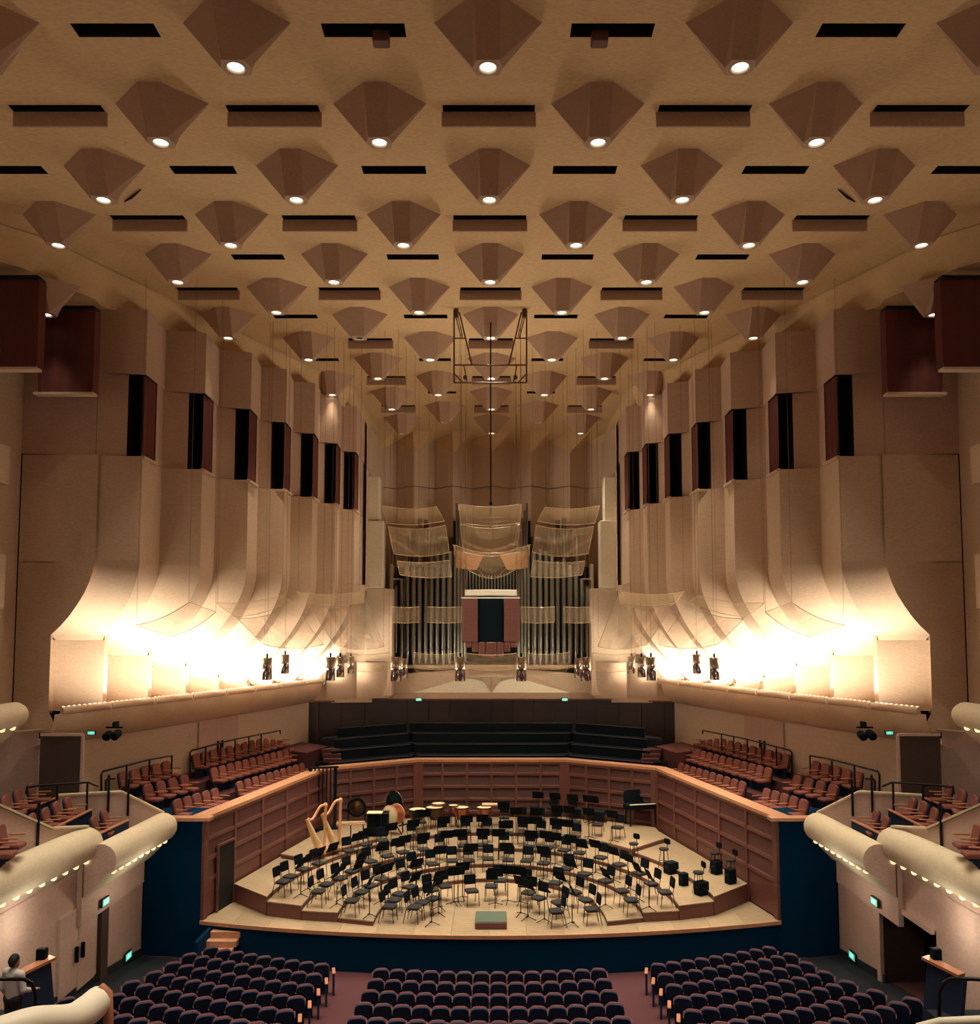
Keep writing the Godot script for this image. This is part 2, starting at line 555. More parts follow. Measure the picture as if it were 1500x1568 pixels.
func build_pods() -> void:
	var src := {true: make_pod(true), false: make_pod(false)}
	var used := {true: false, false: false}
	for i in range(-2, 13):
		var cols := []
		if i <= 4:
			cols = [-2.0, -1.0, 0.0, 1.0, 2.0] if i % 2 == 0 else ([-2.5, -1.5, -0.5, 0.5, 1.5, 2.5] if i == 3 else [-1.5, -0.5, 0.5, 1.5])
		elif i == 6: cols = [-2.0, -1.0, 0.0, 1.0, 2.0]
		elif i % 2 == 1: cols = [-1.5, -0.5, 0.5, 1.5] if i < 11 else [-0.5, 0.5]
		else: cols = [-1.0, 0.0, 1.0]
		for k in cols.size():
			var c: float = cols[k]
			var lit := not ((i == 6 and c == -1.0) or i == 11 or (i == 12 and c < 0.0))
			var lab := ""
			if i < 0: lab = "faceted tan ceiling pod behind the camera, %s from left in row %s back" % [nth(k), nth(-i - 1)]
			else: lab = "faceted tan ceiling pod, %s from left in the %s row from the top" % [nth(k), nth(i)]
			if not lit: lab = lab.replace("faceted tan", "unlit tan")
			var at := V(c * WPOD, CAM.y + 2.236 * WPOD, pod_D(i))
			var o: Node3D
			if used[lit]: o = copy(src[lit], lab, at, 0.0)
			else:
				o = src[lit]
				o.position = at
				o.set_meta("label", lab)
				used[lit] = true
			if lit and absf(c * WPOD) > pod_clear(pod_D(i)): (o.get_node("downlight") as SpotLight3D).light_energy = L_POD * 0.1
	for s in [-1.0, 1.0]:
		var o := copy(src[true], "faceted ceiling pod hung low beside the %s red banners" % side_word(s), V(12.75 * s, CAM.y + 9.08, 23.0), 0.0)
		o.position.y = CAM.y + 9.1
		(o.get_node("downlight") as SpotLight3D).light_energy = L_POD * 0.1

# ---------------------------------------------------------------- side walls
# left wall corners at the height of the camera: E = front right corner of each bay, B = where its front starts
func wall_E(k: int) -> Vector2:      # (x, D), k = 1..8
	var xs := [-12.3, -10.82, -9.68, -8.72, -7.92, -7.22, -6.62, -6.10, -5.95]
	return Vector2(xs[k], 25.2 + 2.05 * (k - 1) - 0.035 * (k - 1) * (k - 1))
func wall_B(k: int) -> Vector2:
	if k == 1: return Vector2(-12.15, 24.95)
	var p := wall_E(k - 1)
	return Vector2(p.x - 0.10, wall_E(k).y - 0.30)
const LIP_R := [160.0, 228.0, 285.0, 335.0, 379.0, 416.0, 449.0, 484.0]
const LIP_L := [78.0, 160.0, 229.0, 286.5, 337.0, 381.0, 419.0, 455.0]
const LIP_Y := [972.0, 996.0, 1013.0, 1031.0, 1040.0, 1043.0, 1042.0, 1041.0]
func lip_D(k: int) -> float:
	return 27.3 + 1.85 * (k - 1)
const COVE_TOP := 11.12
const SLOT_LO := 14.35
const SLOT_HI := 16.95
const FIN_TOP := 18.98

func cove_curve(top: Vector2, lip: Vector3, t: float) -> Vector3:   # from the wall foot (t = 0) out and down to the lip (t = 1)
	var g := t * t * (1.15 - 0.15 * t)
	return Vector3(lerpf(top.x, lip.x, g), lerpf(COVE_TOP, lip.y, t), lerpf(-top.y, lip.z, g))

func build_side_wall(s: float) -> void:
	var o := thing("wall_" + side_word(s), "tall saw-toothed tan %s wall of the hall with coved bays below" % side_word(s), "wall", Vector3.ZERO, 0.0, "", "structure")
	for k in range(1, 8):
		var E := wall_E(k)
		var B := wall_B(k)
		var B2 := wall_B(k + 1) if k < 7 else Vector2(E.x - 0.05, E.y + 4.0)
		# lower plain panel: front and return
		var st := mb()
		quad(st, mx(V(B.x, COVE_TOP, B.y), s), mx(V(E.x, COVE_TOP, E.y), s), mx(V(E.x, SLOT_LO, E.y), s), mx(V(B.x, SLOT_LO, B.y), s))
		obj("wall_panel", st, M.plaster, o)
		st = mb()
		quad(st, mx(V(E.x, COVE_TOP, E.y), s), mx(V(B2.x, COVE_TOP, B2.y), s), mx(V(B2.x, SLOT_LO, B2.y), s), mx(V(E.x, SLOT_LO, E.y), s))
		obj("wall_return", st, M.plaster, o)
		# notched middle band: the corner is cut away for the banner slot
		var nx := 0.50
		var nz := 0.95
		st = mb()
		quad(st, mx(V(B.x, SLOT_LO, B.y), s), mx(V(E.x - nx, SLOT_LO, E.y), s), mx(V(E.x - nx, SLOT_HI, E.y), s), mx(V(B.x, SLOT_HI, B.y), s))
		quad(st, mx(V(E.x, SLOT_LO, E.y + nz), s), mx(V(B2.x, SLOT_LO, B2.y), s), mx(V(B2.x, SLOT_HI, B2.y), s), mx(V(E.x, SLOT_HI, E.y + nz), s))
		obj("wall_band", st, M.fin_paint, o)
		st = mb()
		quad(st, mx(V(E.x - nx, SLOT_LO, E.y), s), mx(V(E.x - nx, SLOT_LO, E.y + nz), s), mx(V(E.x - nx, SLOT_HI, E.y + nz), s), mx(V(E.x - nx, SLOT_HI, E.y), s))
		quad(st, mx(V(E.x - nx, SLOT_LO, E.y + nz), s), mx(V(E.x, SLOT_LO, E.y + nz), s), mx(V(E.x, SLOT_HI, E.y + nz), s), mx(V(E.x - nx, SLOT_HI, E.y + nz), s))
		quad(st, mx(V(E.x - nx, SLOT_HI, E.y), s), mx(V(E.x + 0.01, SLOT_HI, E.y), s), mx(V(E.x + 0.01, SLOT_HI, E.y + nz), s), mx(V(E.x - nx, SLOT_HI, E.y + nz), s))
		obj("banner_slot", st, M.slot_black, o)
		st = mb()
		box(st, mx(V(E.x - nx / 2 + 0.05, SLOT_LO - 0.04, E.y + nz / 2 - 0.05), s), Vector3(nx + 0.12, 0.08, nz + 0.12))
		obj("slot_sill", st, M.plaster, o)
		# upper fin, a little proud of the band
		st = mb()
		var q := 0.06
		quad(st, mx(V(B.x - 0.1, SLOT_HI, B.y - q), s), mx(V(E.x + q, SLOT_HI, E.y - q), s), mx(V(E.x + q, FIN_TOP, E.y - q), s), mx(V(B.x - 0.1, FIN_TOP, B.y - q), s))
		quad(st, mx(V(B.x - 0.1, SLOT_HI, B.y - q), s), mx(V(E.x + q, SLOT_HI, E.y - q), s), mx(V(E.x + q, SLOT_HI, E.y), s), mx(V(B.x - 0.1, SLOT_HI, B.y), s))
		obj("fin_front", st, M.fin_paint, o)
		st = mb()
		quad(st, mx(V(E.x + q, SLOT_HI, E.y - q), s), mx(V(B2.x + q, SLOT_HI, B2.y - q), s), mx(V(B2.x + q, FIN_TOP, B2.y - q), s), mx(V(E.x + q, FIN_TOP, E.y - q), s))
		quad(st, mx(V(E.x + q, SLOT_HI, E.y - q), s), mx(V(B2.x + q, SLOT_HI, B2.y - q), s), mx(V(B2.x, SLOT_HI, B2.y), s), mx(V(E.x, SLOT_HI, E.y + nz), s))
		obj("fin_return", st, M.fin_paint, o)
		st = mb()
		prism(st, PackedVector2Array([Vector2(-(B.x - 0.1) * s, B.y - q), Vector2(-(E.x + q) * s, E.y - q), Vector2(-(B2.x + q) * s, B2.y), Vector2(-(B2.x - 3.5) * s, B2.y), Vector2(-(B.x - 3.0) * s, B.y)]), FIN_TOP, FIN_TOP + 0.04, true, true)
		obj("fin_top", st, M.fin_paint, o)
	# coves: front of every bay curves out to its lip, and so do the returns between them
	for k in range(1, 9):
		var E := wall_E(k)
		var B := wall_B(k)
		if k == 8:
			E = Vector2(-5.95, 38.6)
			B = Vector2(-6.15, 38.2)
		var L := P(LIP_L[k - 1], LIP_Y[k - 1], lip_D(k))
		var R := P(LIP_R[k - 1], LIP_Y[k - 1], lip_D(k))
		var st := mb()
		grid(st, 12, 2, func(t: float, v: float) -> Vector3: return mx(cove_curve(B, L, t).lerp(cove_curve(E, R, t), v), s))
		obj("cove", st, M.plaster, o)
		if k < 8:
			var B2 := wall_B(k + 1) if k < 7 else Vector2(-6.15, 38.2)
			var L2 := P(LIP_L[k], LIP_Y[k], lip_D(k + 1))
			st = mb()
			grid(st, 12, 1, func(t: float, v: float) -> Vector3: return mx(cove_curve(E, R, t).lerp(cove_curve(B2, L2, t), v), s))
			obj("cove_return", st, M.plaster, o)
		# niche under the lip
		var fy := 6.32
		var nd := 0.16
		var hd := 0.18
		st = mb()
		var l0 := L + Vector3(0, -hd, -0.12)
		var r0 := R + Vector3(0, -hd, -0.12)
		quad(st, mx(L, s), mx(R, s), mx(r0 + Vector3(-0.1, 0, 0), s), mx(l0 + Vector3(0.1, 0, 0), s))
		quad(st, mx(l0, s), mx(r0, s), mx(r0 + Vector3(0, 0, -nd), s), mx(l0 + Vector3(0, 0, -nd), s))
		obj("niche_head", st, M.plaster, o)
		st = mb()
		grid(st, 6, 1, func(u: float, v: float) -> Vector3:     # a shallow bowed back
			var a := l0.lerp(r0, u) + Vector3(0, 0, -nd - 0.16 * sin(u * PI))
			a.y = lerpf(a.y, fy, v)
			return mx(a, s))
		obj("niche_back", st, M.plaster, o)
		st = mb()
		for e in [L, R]:
			quad(st, mx(Vector3(e.x, e.y, e.z), s), mx(Vector3(e.x, e.y, e.z - nd - 0.12), s), mx(Vector3(e.x, fy - 0.1, e.z - nd - 0.12), s), mx(Vector3(e.x, fy - 0.1, e.z), s))
		quad(st, mx(Vector3(L.x, fy, L.z), s), mx(Vector3(R.x, fy, R.z), s), mx(Vector3(R.x, fy, R.z - nd - 0.12), s), mx(Vector3(L.x, fy, L.z - nd - 0.12), s))
		if k < 8:
			var L2 := P(LIP_L[k], LIP_Y[k], lip_D(k + 1))
			quad(st, mx(R, s), mx(L2, s), mx(Vector3(L2.x, fy - 0.1, L2.z), s), mx(Vector3(R.x, fy - 0.1, R.z), s))
		obj("niche_side", st, M.plaster, o)
	# wide flat bay nearest the camera, its edge cut to the first cove
	var st := mb()
	var edge := [[145, 860], [142, 875], [137, 890], [129, 908], [118, 926], [106, 943], [93, 958], [78, 972], [74, 1088], [90, 1122]]
	for i in edge.size() - 1:
		var a := P(edge[i][0], edge[i][1], 24.85)
		var b := P(edge[i + 1][0], edge[i + 1][1], 24.85)
		quad(st, mx(Vector3(-14.35, a.y, -24.85), s), mx(a, s), mx(b, s), mx(Vector3(-14.35, b.y, -24.85), s))
	obj("bay_panel", st, M.plaster, o)
	st = mb()
	quad(st, mx(V(-14.35, COVE_TOP - 0.1, 24.85), s), mx(V(-12.02, COVE_TOP - 0.1, 24.85), s), mx(V(-12.02, SLOT_LO, 24.85), s), mx(V(-14.35, SLOT_LO, 24.85), s))
	obj("bay_panel", st, M.plaster, o)
	st = mb()
	quad(st, mx(V(-14.35, SLOT_LO, 24.73), s), mx(V(-12.15, SLOT_LO, 24.93), s), mx(V(-12.15, FIN_TOP, 24.93), s), mx(V(-14.35, FIN_TOP, 24.73), s))
	obj("bay_panel", st, M.fin_paint, o)
	# the return towards the camera with its two angled ledges
	st = mb()
	quad(st, mx(V(-14.33, 6.0, 24.75), s), mx(V(-14.6, 6.0, 18.0), s), mx(V(-14.6, FIN_TOP + 0.8, 18.0), s), mx(V(-14.33, FIN_TOP + 0.8, 24.75), s))
	obj("bay_return", st, M.plaster, o)
	for y in [[13.2, 14.3], [9.6, 11.15]]:
		st = mb()
		prism(st, PackedVector2Array([Vector2(14.4 * s, 23.9), Vector2(14.05 * s, 23.7), Vector2(13.9 * s, 20.0), Vector2(14.6 * s, 20.0)]), y[0], y[1], true, true, true)
		obj("ledge", st, M.plaster, o)

func tube_line(k: float) -> Vector2:     # (x, D) of the light troughs and the tier wall
	return Vector2(-13.05 + 0.648 * k - 0.008 * k * k, 25.0 + 1.82 * k + 0.02 * k * k)
func build_tier_wall(s: float) -> void:
	var o := thing("wall_tier_" + side_word(s), "cream wall behind the %s tier seats under the light troughs" % side_word(s), "wall", Vector3.ZERO, 0.0, "", "structure")
	var st := mb()
	grid(st, 32, 10, func(u: float, v: float) -> Vector3:    # rounded underside, scalloped bay by bay
		var p := tube_line(u * 8.0 - 0.15)
		var a := v * PI * 0.5
		var bulge := 0.10 * absf(sin(u * 8.0 * PI))
		return mx(V(p.x + 0.12 + bulge * sin(v * PI) - 0.75 * (1.0 - cos(a)), 6.45 - 1.0 * sin(a), p.y), s))
	obj("canopy", st, M.plaster, o)
	st = mb()
	var n := 8
	for k in n:
		var a := tube_line(k)
		var b := tube_line(k + 1)
		quad(st, mx(V(a.x - 0.6, 3.0, a.y), s), mx(V(b.x - 0.6, 3.0, b.y), s), mx(V(b.x - 0.6, 5.7, b.y), s), mx(V(a.x - 0.6, 5.7, a.y), s))
	obj("wall_face", st, M.cream_wall, o)
	# the wall turns away to the boxes, with a darker doorway
	st = mb()
	quad(st, mx(V(-13.62, 1.6, 25.0), s), mx(V(-16.1, 1.6, 24.3), s), mx(V(-16.1, 6.4, 24.3), s), mx(V(-13.62, 6.4, 25.0), s))
	obj("wall_face", st, M.lobby_paint, o)
	st = mb()
	quad(st, mx(V(-16.1, 6.0, 22.0), s), mx(V(-13.4, 6.0, 25.2), s), mx(V(-13.4, 6.0, 24.7), s), mx(V(-16.1, 6.0, 21.0), s))
	obj("soffit", st, M.plaster, o)
	var d := thing("door_" + str(1 if s < 0 else 2), "dark grey-brown doorway on the %s tier behind the boxes" % side_word(s), "door", Vector3.ZERO, 0.0, "", "structure")
	st = mb()
	var p0 := P(62, 1125, 24.6)
	var p1 := P(127, 1125, 24.85)
	quad(st, mx(p0, s), mx(p1, s), mx(Vector3(p1.x, 2.9, p1.z), s), mx(Vector3(p0.x, 2.9, p0.z), s))
	obj("door_panel", st, M.dark_paint, d)
	st = mb()
	beam(st, mx(p0, s), mx(p1, s), 0.08, 0.08)
	beam(st, mx(p1, s), mx(Vector3(p1.x, 2.9, p1.z), s), 0.06, 0.08, Vector3.RIGHT)
	obj("door_frame", st, M.lobby_paint, d)
	# pair of doors in the cream wall beside the stage end
	var d2 := thing("door_" + str(3 if s < 0 else 4), "cream double door in the %s tier wall with two dark handles" % side_word(s), "door", Vector3.ZERO, 0.0, "", "structure")
	var a := tube_line(4.35)
	var b := tube_line(5.0)
	var c := tube_line(3.7)
	var leaf: Node3D = d2
	for e in [[a, b], [c, a]]:
		st = mb()
		var u: Vector2 = e[0]
		var w: Vector2 = e[1]
		quad(st, mx(V(u.x - 0.55, 3.6, u.y + 0.02), s), mx(V(w.x - 0.55, 3.6, w.y - 0.02), s), mx(V(w.x - 0.55, 5.45, w.y - 0.02), s), mx(V(u.x - 0.55, 5.45, u.y + 0.02), s))
		leaf = obj("door_leaf", st, M.lobby_paint, d2)
	for q in [-0.14, 0.14]:
		st = mb()
		box(st, mx(V(a.x - 0.5 + q * 0.33, 4.35, a.y + q), s), Vector3(0.06, 0.42, 0.07))
		obj("door_handle", st, M.black, leaf)
	# floor of the tier: three steps that slope a little towards the stage end, and an aisle behind
	var f := thing("trim_" + str(2 if s < 0.0 else 3), "stepped tier floor of the %s seating with red carpet" % side_word(s), "tier floor", Vector3.ZERO, 0.0, "", "structure")
	for i in 4:
		st = mb()
		var q0 := tier_pt(i, 0.04, -0.55)
		var q1 := tier_pt(i, 1.06, -0.55)
		var q2 := tier_pt(i + 1, 1.06, -0.55)
		var q3 := tier_pt(i + 1, 0.04, -0.55)
		q2.y = q1.y
		q3.y = q0.y
		quad(st, mx(q0, s), mx(q1, s), mx(q2, s), mx(q3, s))
		quad(st, mx(q0, s), mx(q1, s), mx(Vector3(q1.x, 1.2, q1.z), s), mx(Vector3(q0.x, 1.2, q0.z), s))
		quad(st, mx(q0, s), mx(q3, s), mx(Vector3(q3.x, 1.2, q3.z), s), mx(Vector3(q0.x, 1.2, q0.z), s))
		obj("tier_step", st, M.carpet, f)
const TIER := [[-9.95, 25.9, 2.7, -8.1, 35.6, 2.35], [-11.2, 26.4, 3.05, -8.75, 37.0, 2.85], [-12.1, 26.6, 3.43, -9.5, 38.2, 3.35], [-13.0, 26.6, 3.6, -10.3, 38.6, 3.5], [-14.6, 26.6, 3.6, -11.9, 38.6, 3.5]]
func tier_pt(i: int, t: float, off := 0.0) -> Vector3:     # left side; off < 0 is towards the hall
	var r: Array = TIER[i]
	var a := Vector3(r[0], r[2], -r[1])
	var b := Vector3(r[3], r[5], -r[4])
	var n := Vector3(a.z - b.z, 0, b.x - a.x).normalized()
	if n.x > 0.0: n = -n
	return a.lerp(b, t) + n * off

# ---------------------------------------------------------------- lower side walls (stalls level, under the boxes)
func build_lower_wall(s: float) -> void:
	var o := thing("wall_stalls_" + side_word(s), "pinkish beige %s wall of the stalls below the box parapets" % side_word(s), "wall", Vector3.ZERO, 0.0, "", "structure")
	var x := -10.75
	var st := mb()
	if s < 0.0:
		grid(st, 2, 2, func(u: float, v: float) -> Vector3: return mx(V(x, lerpf(-1.6, 2.7, v), lerpf(8.0, 25.85, u)), s), false)
	else:
		# an open doorway on this side
		for q in [[8.0, 20.35, -1.6, 2.7], [20.35, 23.0, 1.62, 2.7], [23.0, 25.85, -1.6, 2.7]]:
			quad(st, mx(V(x, q[2], q[0]), s), mx(V(x, q[2], q[1]), s), mx(V(x, q[3], q[1]), s), mx(V(x, q[3], q[0]), s))
	obj("wall_face", st, M.lobby_paint, o)
	st = mb()
	box(st, mx(V(-13.5, 0.8, 25.95), s), Vector3(5.4, 4.6, 0.2))
	obj("wall_end", st, M.lobby_paint, o)
	# black return beside the stage
	st = mb()
	quad(st, mx(V(-10.75, -1.6, 26.0), s), mx(V(-8.98, -1.6, 26.0), s), mx(V(-8.98, 3.12, 26.0), s), mx(V(-10.75, 3.12, 26.0), s))
	quad(st, mx(V(-10.75, 3.12, 26.0), s), mx(V(-8.98, 3.12, 26.0), s), mx(V(-9.25, 3.14, 27.4), s), mx(V(-10.75, 3.14, 27.4), s))
	obj("black_return", st, M.black_front, o)
	st = mb()
	beam(st, mx(V(-10.5, 3.10, 26.05), s), mx(V(-8.7, 3.10, 26.05), s), 0.40, 0.10)
	obj("return_coping", st, M.rail_wood, o)
	# box floors
	st = mb()
	box(st, mx(V(-13.45, 1.75, 20.0), s), Vector3(5.1, 0.2, 11.6))
	obj("box_floor", st, M.carpet, o)
	if s < 0.0:
		var d := thing("door_5", "pinkish double door in the left stalls wall under the exit sign", "door", Vector3.ZERO, 0.0, "", "structure")
		var leaf: Node3D = d
		for e in [[20.95, 21.85], [21.87, 22.8]]:
			st = mb()
			var fl := stalls_h(x, e[0]) + 0.1
			box(st, V(x + 0.03, (fl + 1.75) / 2, (e[0] + e[1]) / 2), Vector3(0.07, 1.75 - fl, e[1] - e[0]))
			leaf = obj("door_leaf", st, M.lobby_paint, d)
		for q in [-0.16, 0.16]:
			st = mb()
			bbox(st, V(x + 0.12, 0.62, 21.86 + q), Vector3(0.09, 0.40, 0.07), 0.015)
			obj("door_handle", st, M.black, leaf)
		st = mb()
		box(st, V(x + 0.05, 0.4, 23.25), Vector3(0.12, 2.8, 0.42))
		obj("jamb", st, M.dark_paint, d)
	else:
		var d := thing("door_6", "open doorway in the right stalls wall with a grey door leaf inside", "door", Vector3.ZERO, 0.0, "", "structure")
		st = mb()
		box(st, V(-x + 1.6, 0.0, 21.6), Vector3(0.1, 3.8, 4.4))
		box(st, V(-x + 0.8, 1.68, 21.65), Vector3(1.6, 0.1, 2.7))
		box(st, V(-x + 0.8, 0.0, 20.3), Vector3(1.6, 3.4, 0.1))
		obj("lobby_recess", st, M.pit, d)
		st = mb()
		box(st, V(-x + 0.55, 0.15, 23.02), Vector3(1.1, 2.9, 0.08))
		obj("door_leaf", st, M.dark_paint, d)
		st = mb()
		box(st, V(-x - 0.02, 0.2, 23.1), Vector3(0.16, 2.9, 0.2))
		box(st, V(-x - 0.02, 1.68, 21.7), Vector3(0.16, 0.12, 2.8))
		obj("door_frame", st, M.lobby_paint, d)
		st = mb()
		bbox(st, V(-x + 0.3, 0.9, 20.8), Vector3(0.10, 0.40, 0.16), 0.02)
		obj("door_closer", st, M.black, d)
	var b := thing("baseboard_" + side_word(s), "dark skirting along the foot of the %s stalls wall" % side_word(s), "skirting", Vector3.ZERO, 0.0, "", "structure")
	st = mb()
	for i in 12:
		var d0 := 8.0 + i * 1.4875
		if s > 0.0 and d0 > 19.5 and d0 < 22.5: continue
		beam(st, mx(V(x + 0.02, stalls_h(x, d0) + 0.1, d0), s), mx(V(x + 0.02, stalls_h(x, d0 + 1.4875) + 0.1, d0 + 1.4875), s), 0.06, 0.26)
	obj("skirting_board", st, M.dark_carpet, b)

# ---------------------------------------------------------------- back wall behind the organ
func build_back_wall() -> void:
	var o := thing("wall_back", "tan back wall of folded upright panels rising behind the organ pipes", "wall", Vector3.ZERO, 0.0, "", "structure")
	var pts := []
	for i in range(-4, 4):
		pts.append([Vector2((i + 0.0) * 2.14, 44.5), 18.75])       # ridge
		pts.append([Vector2((i + 0.5) * 2.14, 45.5), 19.6])        # groove
	pts.append([Vector2(4 * 2.14, 44.5), 18.75])
	for i in pts.size() - 1:
		var a: Vector2 = pts[i][0]
		var b: Vector2 = pts[i + 1][0]
		var st := mb()
		quad(st, V(a.x, 5.0, a.y), V(b.x, 5.0, b.y), V(b.x, 16.9, b.y), V(a.x, 16.9, a.y))
		obj("folded_panel", st, M.plaster, o)
		st = mb()
		quad(st, V(a.x, 16.93, a.y - 0.03), V(b.x, 16.93, b.y - 0.03), V(b.x, pts[i + 1][1], b.y - 0.03), V(a.x, pts[i][1], a.y - 0.03))
		obj("folded_panel", st, M.plaster, o)
		st = mb()
		quad(st, V(a.x, pts[i][1], a.y - 0.03), V(b.x, pts[i + 1][1], b.y - 0.03), V(b.x, 19.8, 43.9), V(a.x, 19.8, 43.9))
		obj("soffit_fold", st, M.ceiling_paint, o)
	var st := mb()
	box(st, V(0, 10.0, 47.0), Vector3(30, 22, 0.3))
	obj("wall_core", st, M.plaster, o)
	for s in [-1.0, 1.0]:
		# the pale stepped pier at either side of the organ
		for q in [[563.0, 580.0, 730.0, 796.0, 41.0], [556.0, 586.0, 797.0, 900.0, 40.8], [560.0, 600.0, 901.0, 1066.0, 41.2]]:
			var a := P(q[0], q[2], q[4])
			var b := P(q[1], q[3], q[4])
			var sp := mb()
			bbox(sp, mx(Vector3((a.x + b.x) / 2, (a.y + b.y) / 2, -q[4] - 0.4), s), Vector3(b.x - a.x, a.y - b.y, 0.8), 0.03)
			obj("pier", sp, M.cream if q[2] < 900.0 else M.plaster, o)
		# wall between the last cove and the pier
		var sw := mb()
		quad(sw, mx(V(-5.95, COVE_TOP - 0.2, 38.6), s), mx(V(-6.3, COVE_TOP - 0.2, 41.6), s), mx(V(-6.3, 19.0, 41.6), s), mx(V(-5.95, 19.0, 38.6), s))
		quad(sw, mx(V(-6.0, 5.4, 41.4), s), mx(V(-9.9, 5.4, 40.9), s), mx(V(-9.9, 11.3, 40.9), s), mx(V(-6.0, 11.3, 41.4), s))
		quad(sw, mx(V(-6.3, 11.0, 41.6), s), mx(V(-6.0, 11.0, 45.2), s), mx(V(-6.0, 19.4, 45.2), s), mx(V(-6.3, 19.4, 41.6), s))
		obj("wall_end", sw, M.plaster, o)
		# two bowed aprons under the side wall end
		for q in [[500.0, 546.0], [546.0, 596.0]]:
			var a := P(q[0], 1040, 41.0)
			var b := P(q[1], 1040, 41.3)
			var sa := mb()
			grid(sa, 8, 8, func(u: float, v: float) -> Vector3:
				var p := a.lerp(b, u)
				p.z += 0.55 * sin(u * PI) * cos(v * PI / 2)
				p.y = lerpf(7.4, 5.62, v)
				return mx(p, s))
			obj("bowed_apron", sa, M.plaster, o)
	# apron under the organ: faceted band with a centre wedge
	st = mb()
	quad(st, V(-5.4, 5.5, 42.3), V(5.4, 5.5, 42.3), V(5.4, 5.82, 42.3), V(-5.4, 5.82, 42.3))
	obj("organ_apron", st, M.plaster, o)
	for s in [-1.0, 1.0]:
		var sf := mb()
		tri(sf, mx(V(-4.0, 5.82, 42.3), s), mx(V(-1.3, 6.55, 42.9), s), mx(V(0, 5.82, 42.3), s))
		tri(sf, mx(V(-1.3, 6.55, 42.9), s), mx(V(-0.55, 6.55, 42.9), s), mx(V(0, 5.82, 42.3), s))
		obj("pale_facet", sf, M.cream, o)
		sf = mb()
		tri(sf, mx(V(-5.4, 5.82, 42.3), s), mx(V(-4.0, 5.82, 42.3), s), mx(V(-5.4, 6.7, 42.6), s))
		quad(sf, mx(V(-4.0, 5.82, 42.3), s), mx(V(-1.3, 6.55, 42.9), s), mx(V(-1.3, 7.0, 43.0), s), mx(V(-5.4, 6.7, 42.6), s))
		tri(sf, mx(V(-0.55, 6.55, 42.9), s), mx(V(0, 5.82, 42.3), s), mx(V(0, 6.6, 42.2), s))
		quad(sf, mx(V(-1.3, 6.55, 42.9), s), mx(V(0, 6.6, 42.6), s), mx(V(0, 7.1, 43.0), s), mx(V(-1.3, 7.0, 43.0), s))
		obj("organ_facet", sf, M.plaster, o)

# ---------------------------------------------------------------- stage
func lip(x: float) -> float:      # D of the stage front edge
	return 24.75 + 1.25 * pow(absf(x) / 9.0, 2.0)
func stage_poly(inset := 0.0) -> PackedVector2Array:
	var p := PackedVector2Array()
	for i in 25:
		var x := lerpf(-8.98 + inset, 8.98 - inset, i / 24.0)
		p.append(Vector2(x, lip(x) + inset))
	p.append_array(PackedVector2Array([Vector2(7.05 - inset, 35.4 - inset), Vector2(3.34, 37.7 - inset), Vector2(-3.34, 37.7 - inset), Vector2(-7.05 + inset, 35.4 - inset)]))
	return p
func louvre_wall(o: Node3D, A: Vector2, B: Vector2, y0: float, y1: float, cols: int, rows: int, base: float) -> void:
	# A, B: ends on plan (x, D); framed louvre panels above a plain panelled base
	var along := V(B.x, 0, B.y) - V(A.x, 0, A.y)
	var L := along.length()
	var ex := along / L
	var en := ex.cross(Vector3.UP)
	if en.dot(V(0, 0, 28.0) - V(A.x, 0, A.y)) < 0.0: en = -en
	var org := V(A.x, 0, A.y)
	var xf := Transform3D(Basis(ex, Vector3.UP, en), org)
	var st := mb()
	box(st, Vector3(L / 2, (y0 + y1) / 2, -0.12), Vector3(L, y1 - y0, 0.2), xf)
	obj("backing", st, M.dark_wood, o)
	var cw := L / cols
	var rh := (y1 - base) / rows
	for i in cols + 1:
		st = mb()
		var wide := 0.26 if i == 0 or i == cols else 0.11
		bbox(st, Vector3(clampf(i * cw, 0.13, L - 0.13), (y0 + y1) / 2, 0.03), Vector3(wide, y1 - y0, 0.12), 0.012, xf)
		obj("stile", st, M.red_wood, o)
	for j in rows + 1:
		st = mb()
		bbox(st, Vector3(L / 2, base + j * rh - (0.06 if j == rows else 0.0), 0.02), Vector3(L, 0.13, 0.10), 0.012, xf)
		obj("rail", st, M.red_wood, o)
	for i in cols:
		st = mb()
		bbox(st, Vector3((i + 0.5) * cw, (y0 + base) / 2, 0.0), Vector3(cw - 0.10, base - y0 - 0.08, 0.06), 0.012, xf)
		obj("base_panel", st, M.red_wood, o)
		for j in rows:
			st = mb()
			var n := 7
			for k in n:
				var y := base + j * rh + 0.08 + (rh - 0.16) * (k + 0.5) / n
				var h := (rh - 0.16) / n
				# one slat: sloping face and underside
				var x0 := i * cw + 0.05
				var x1 := (i + 1) * cw - 0.05
				quad(st, xf * Vector3(x0, y - h * 0.44, 0.04), xf * Vector3(x1, y - h * 0.44, 0.04), xf * Vector3(x1, y + h * 0.26, 0.005), xf * Vector3(x0, y + h * 0.26, 0.005))
				quad(st, xf * Vector3(x0, y - h * 0.44, 0.04), xf * Vector3(x1, y - h * 0.44, 0.04), xf * Vector3(x1, y - h * 0.46, -0.01), xf * Vector3(x0, y - h * 0.46, -0.01))
			tag(obj("louvre_panel", st, M.louvre, o), "", "", "", "stuff")

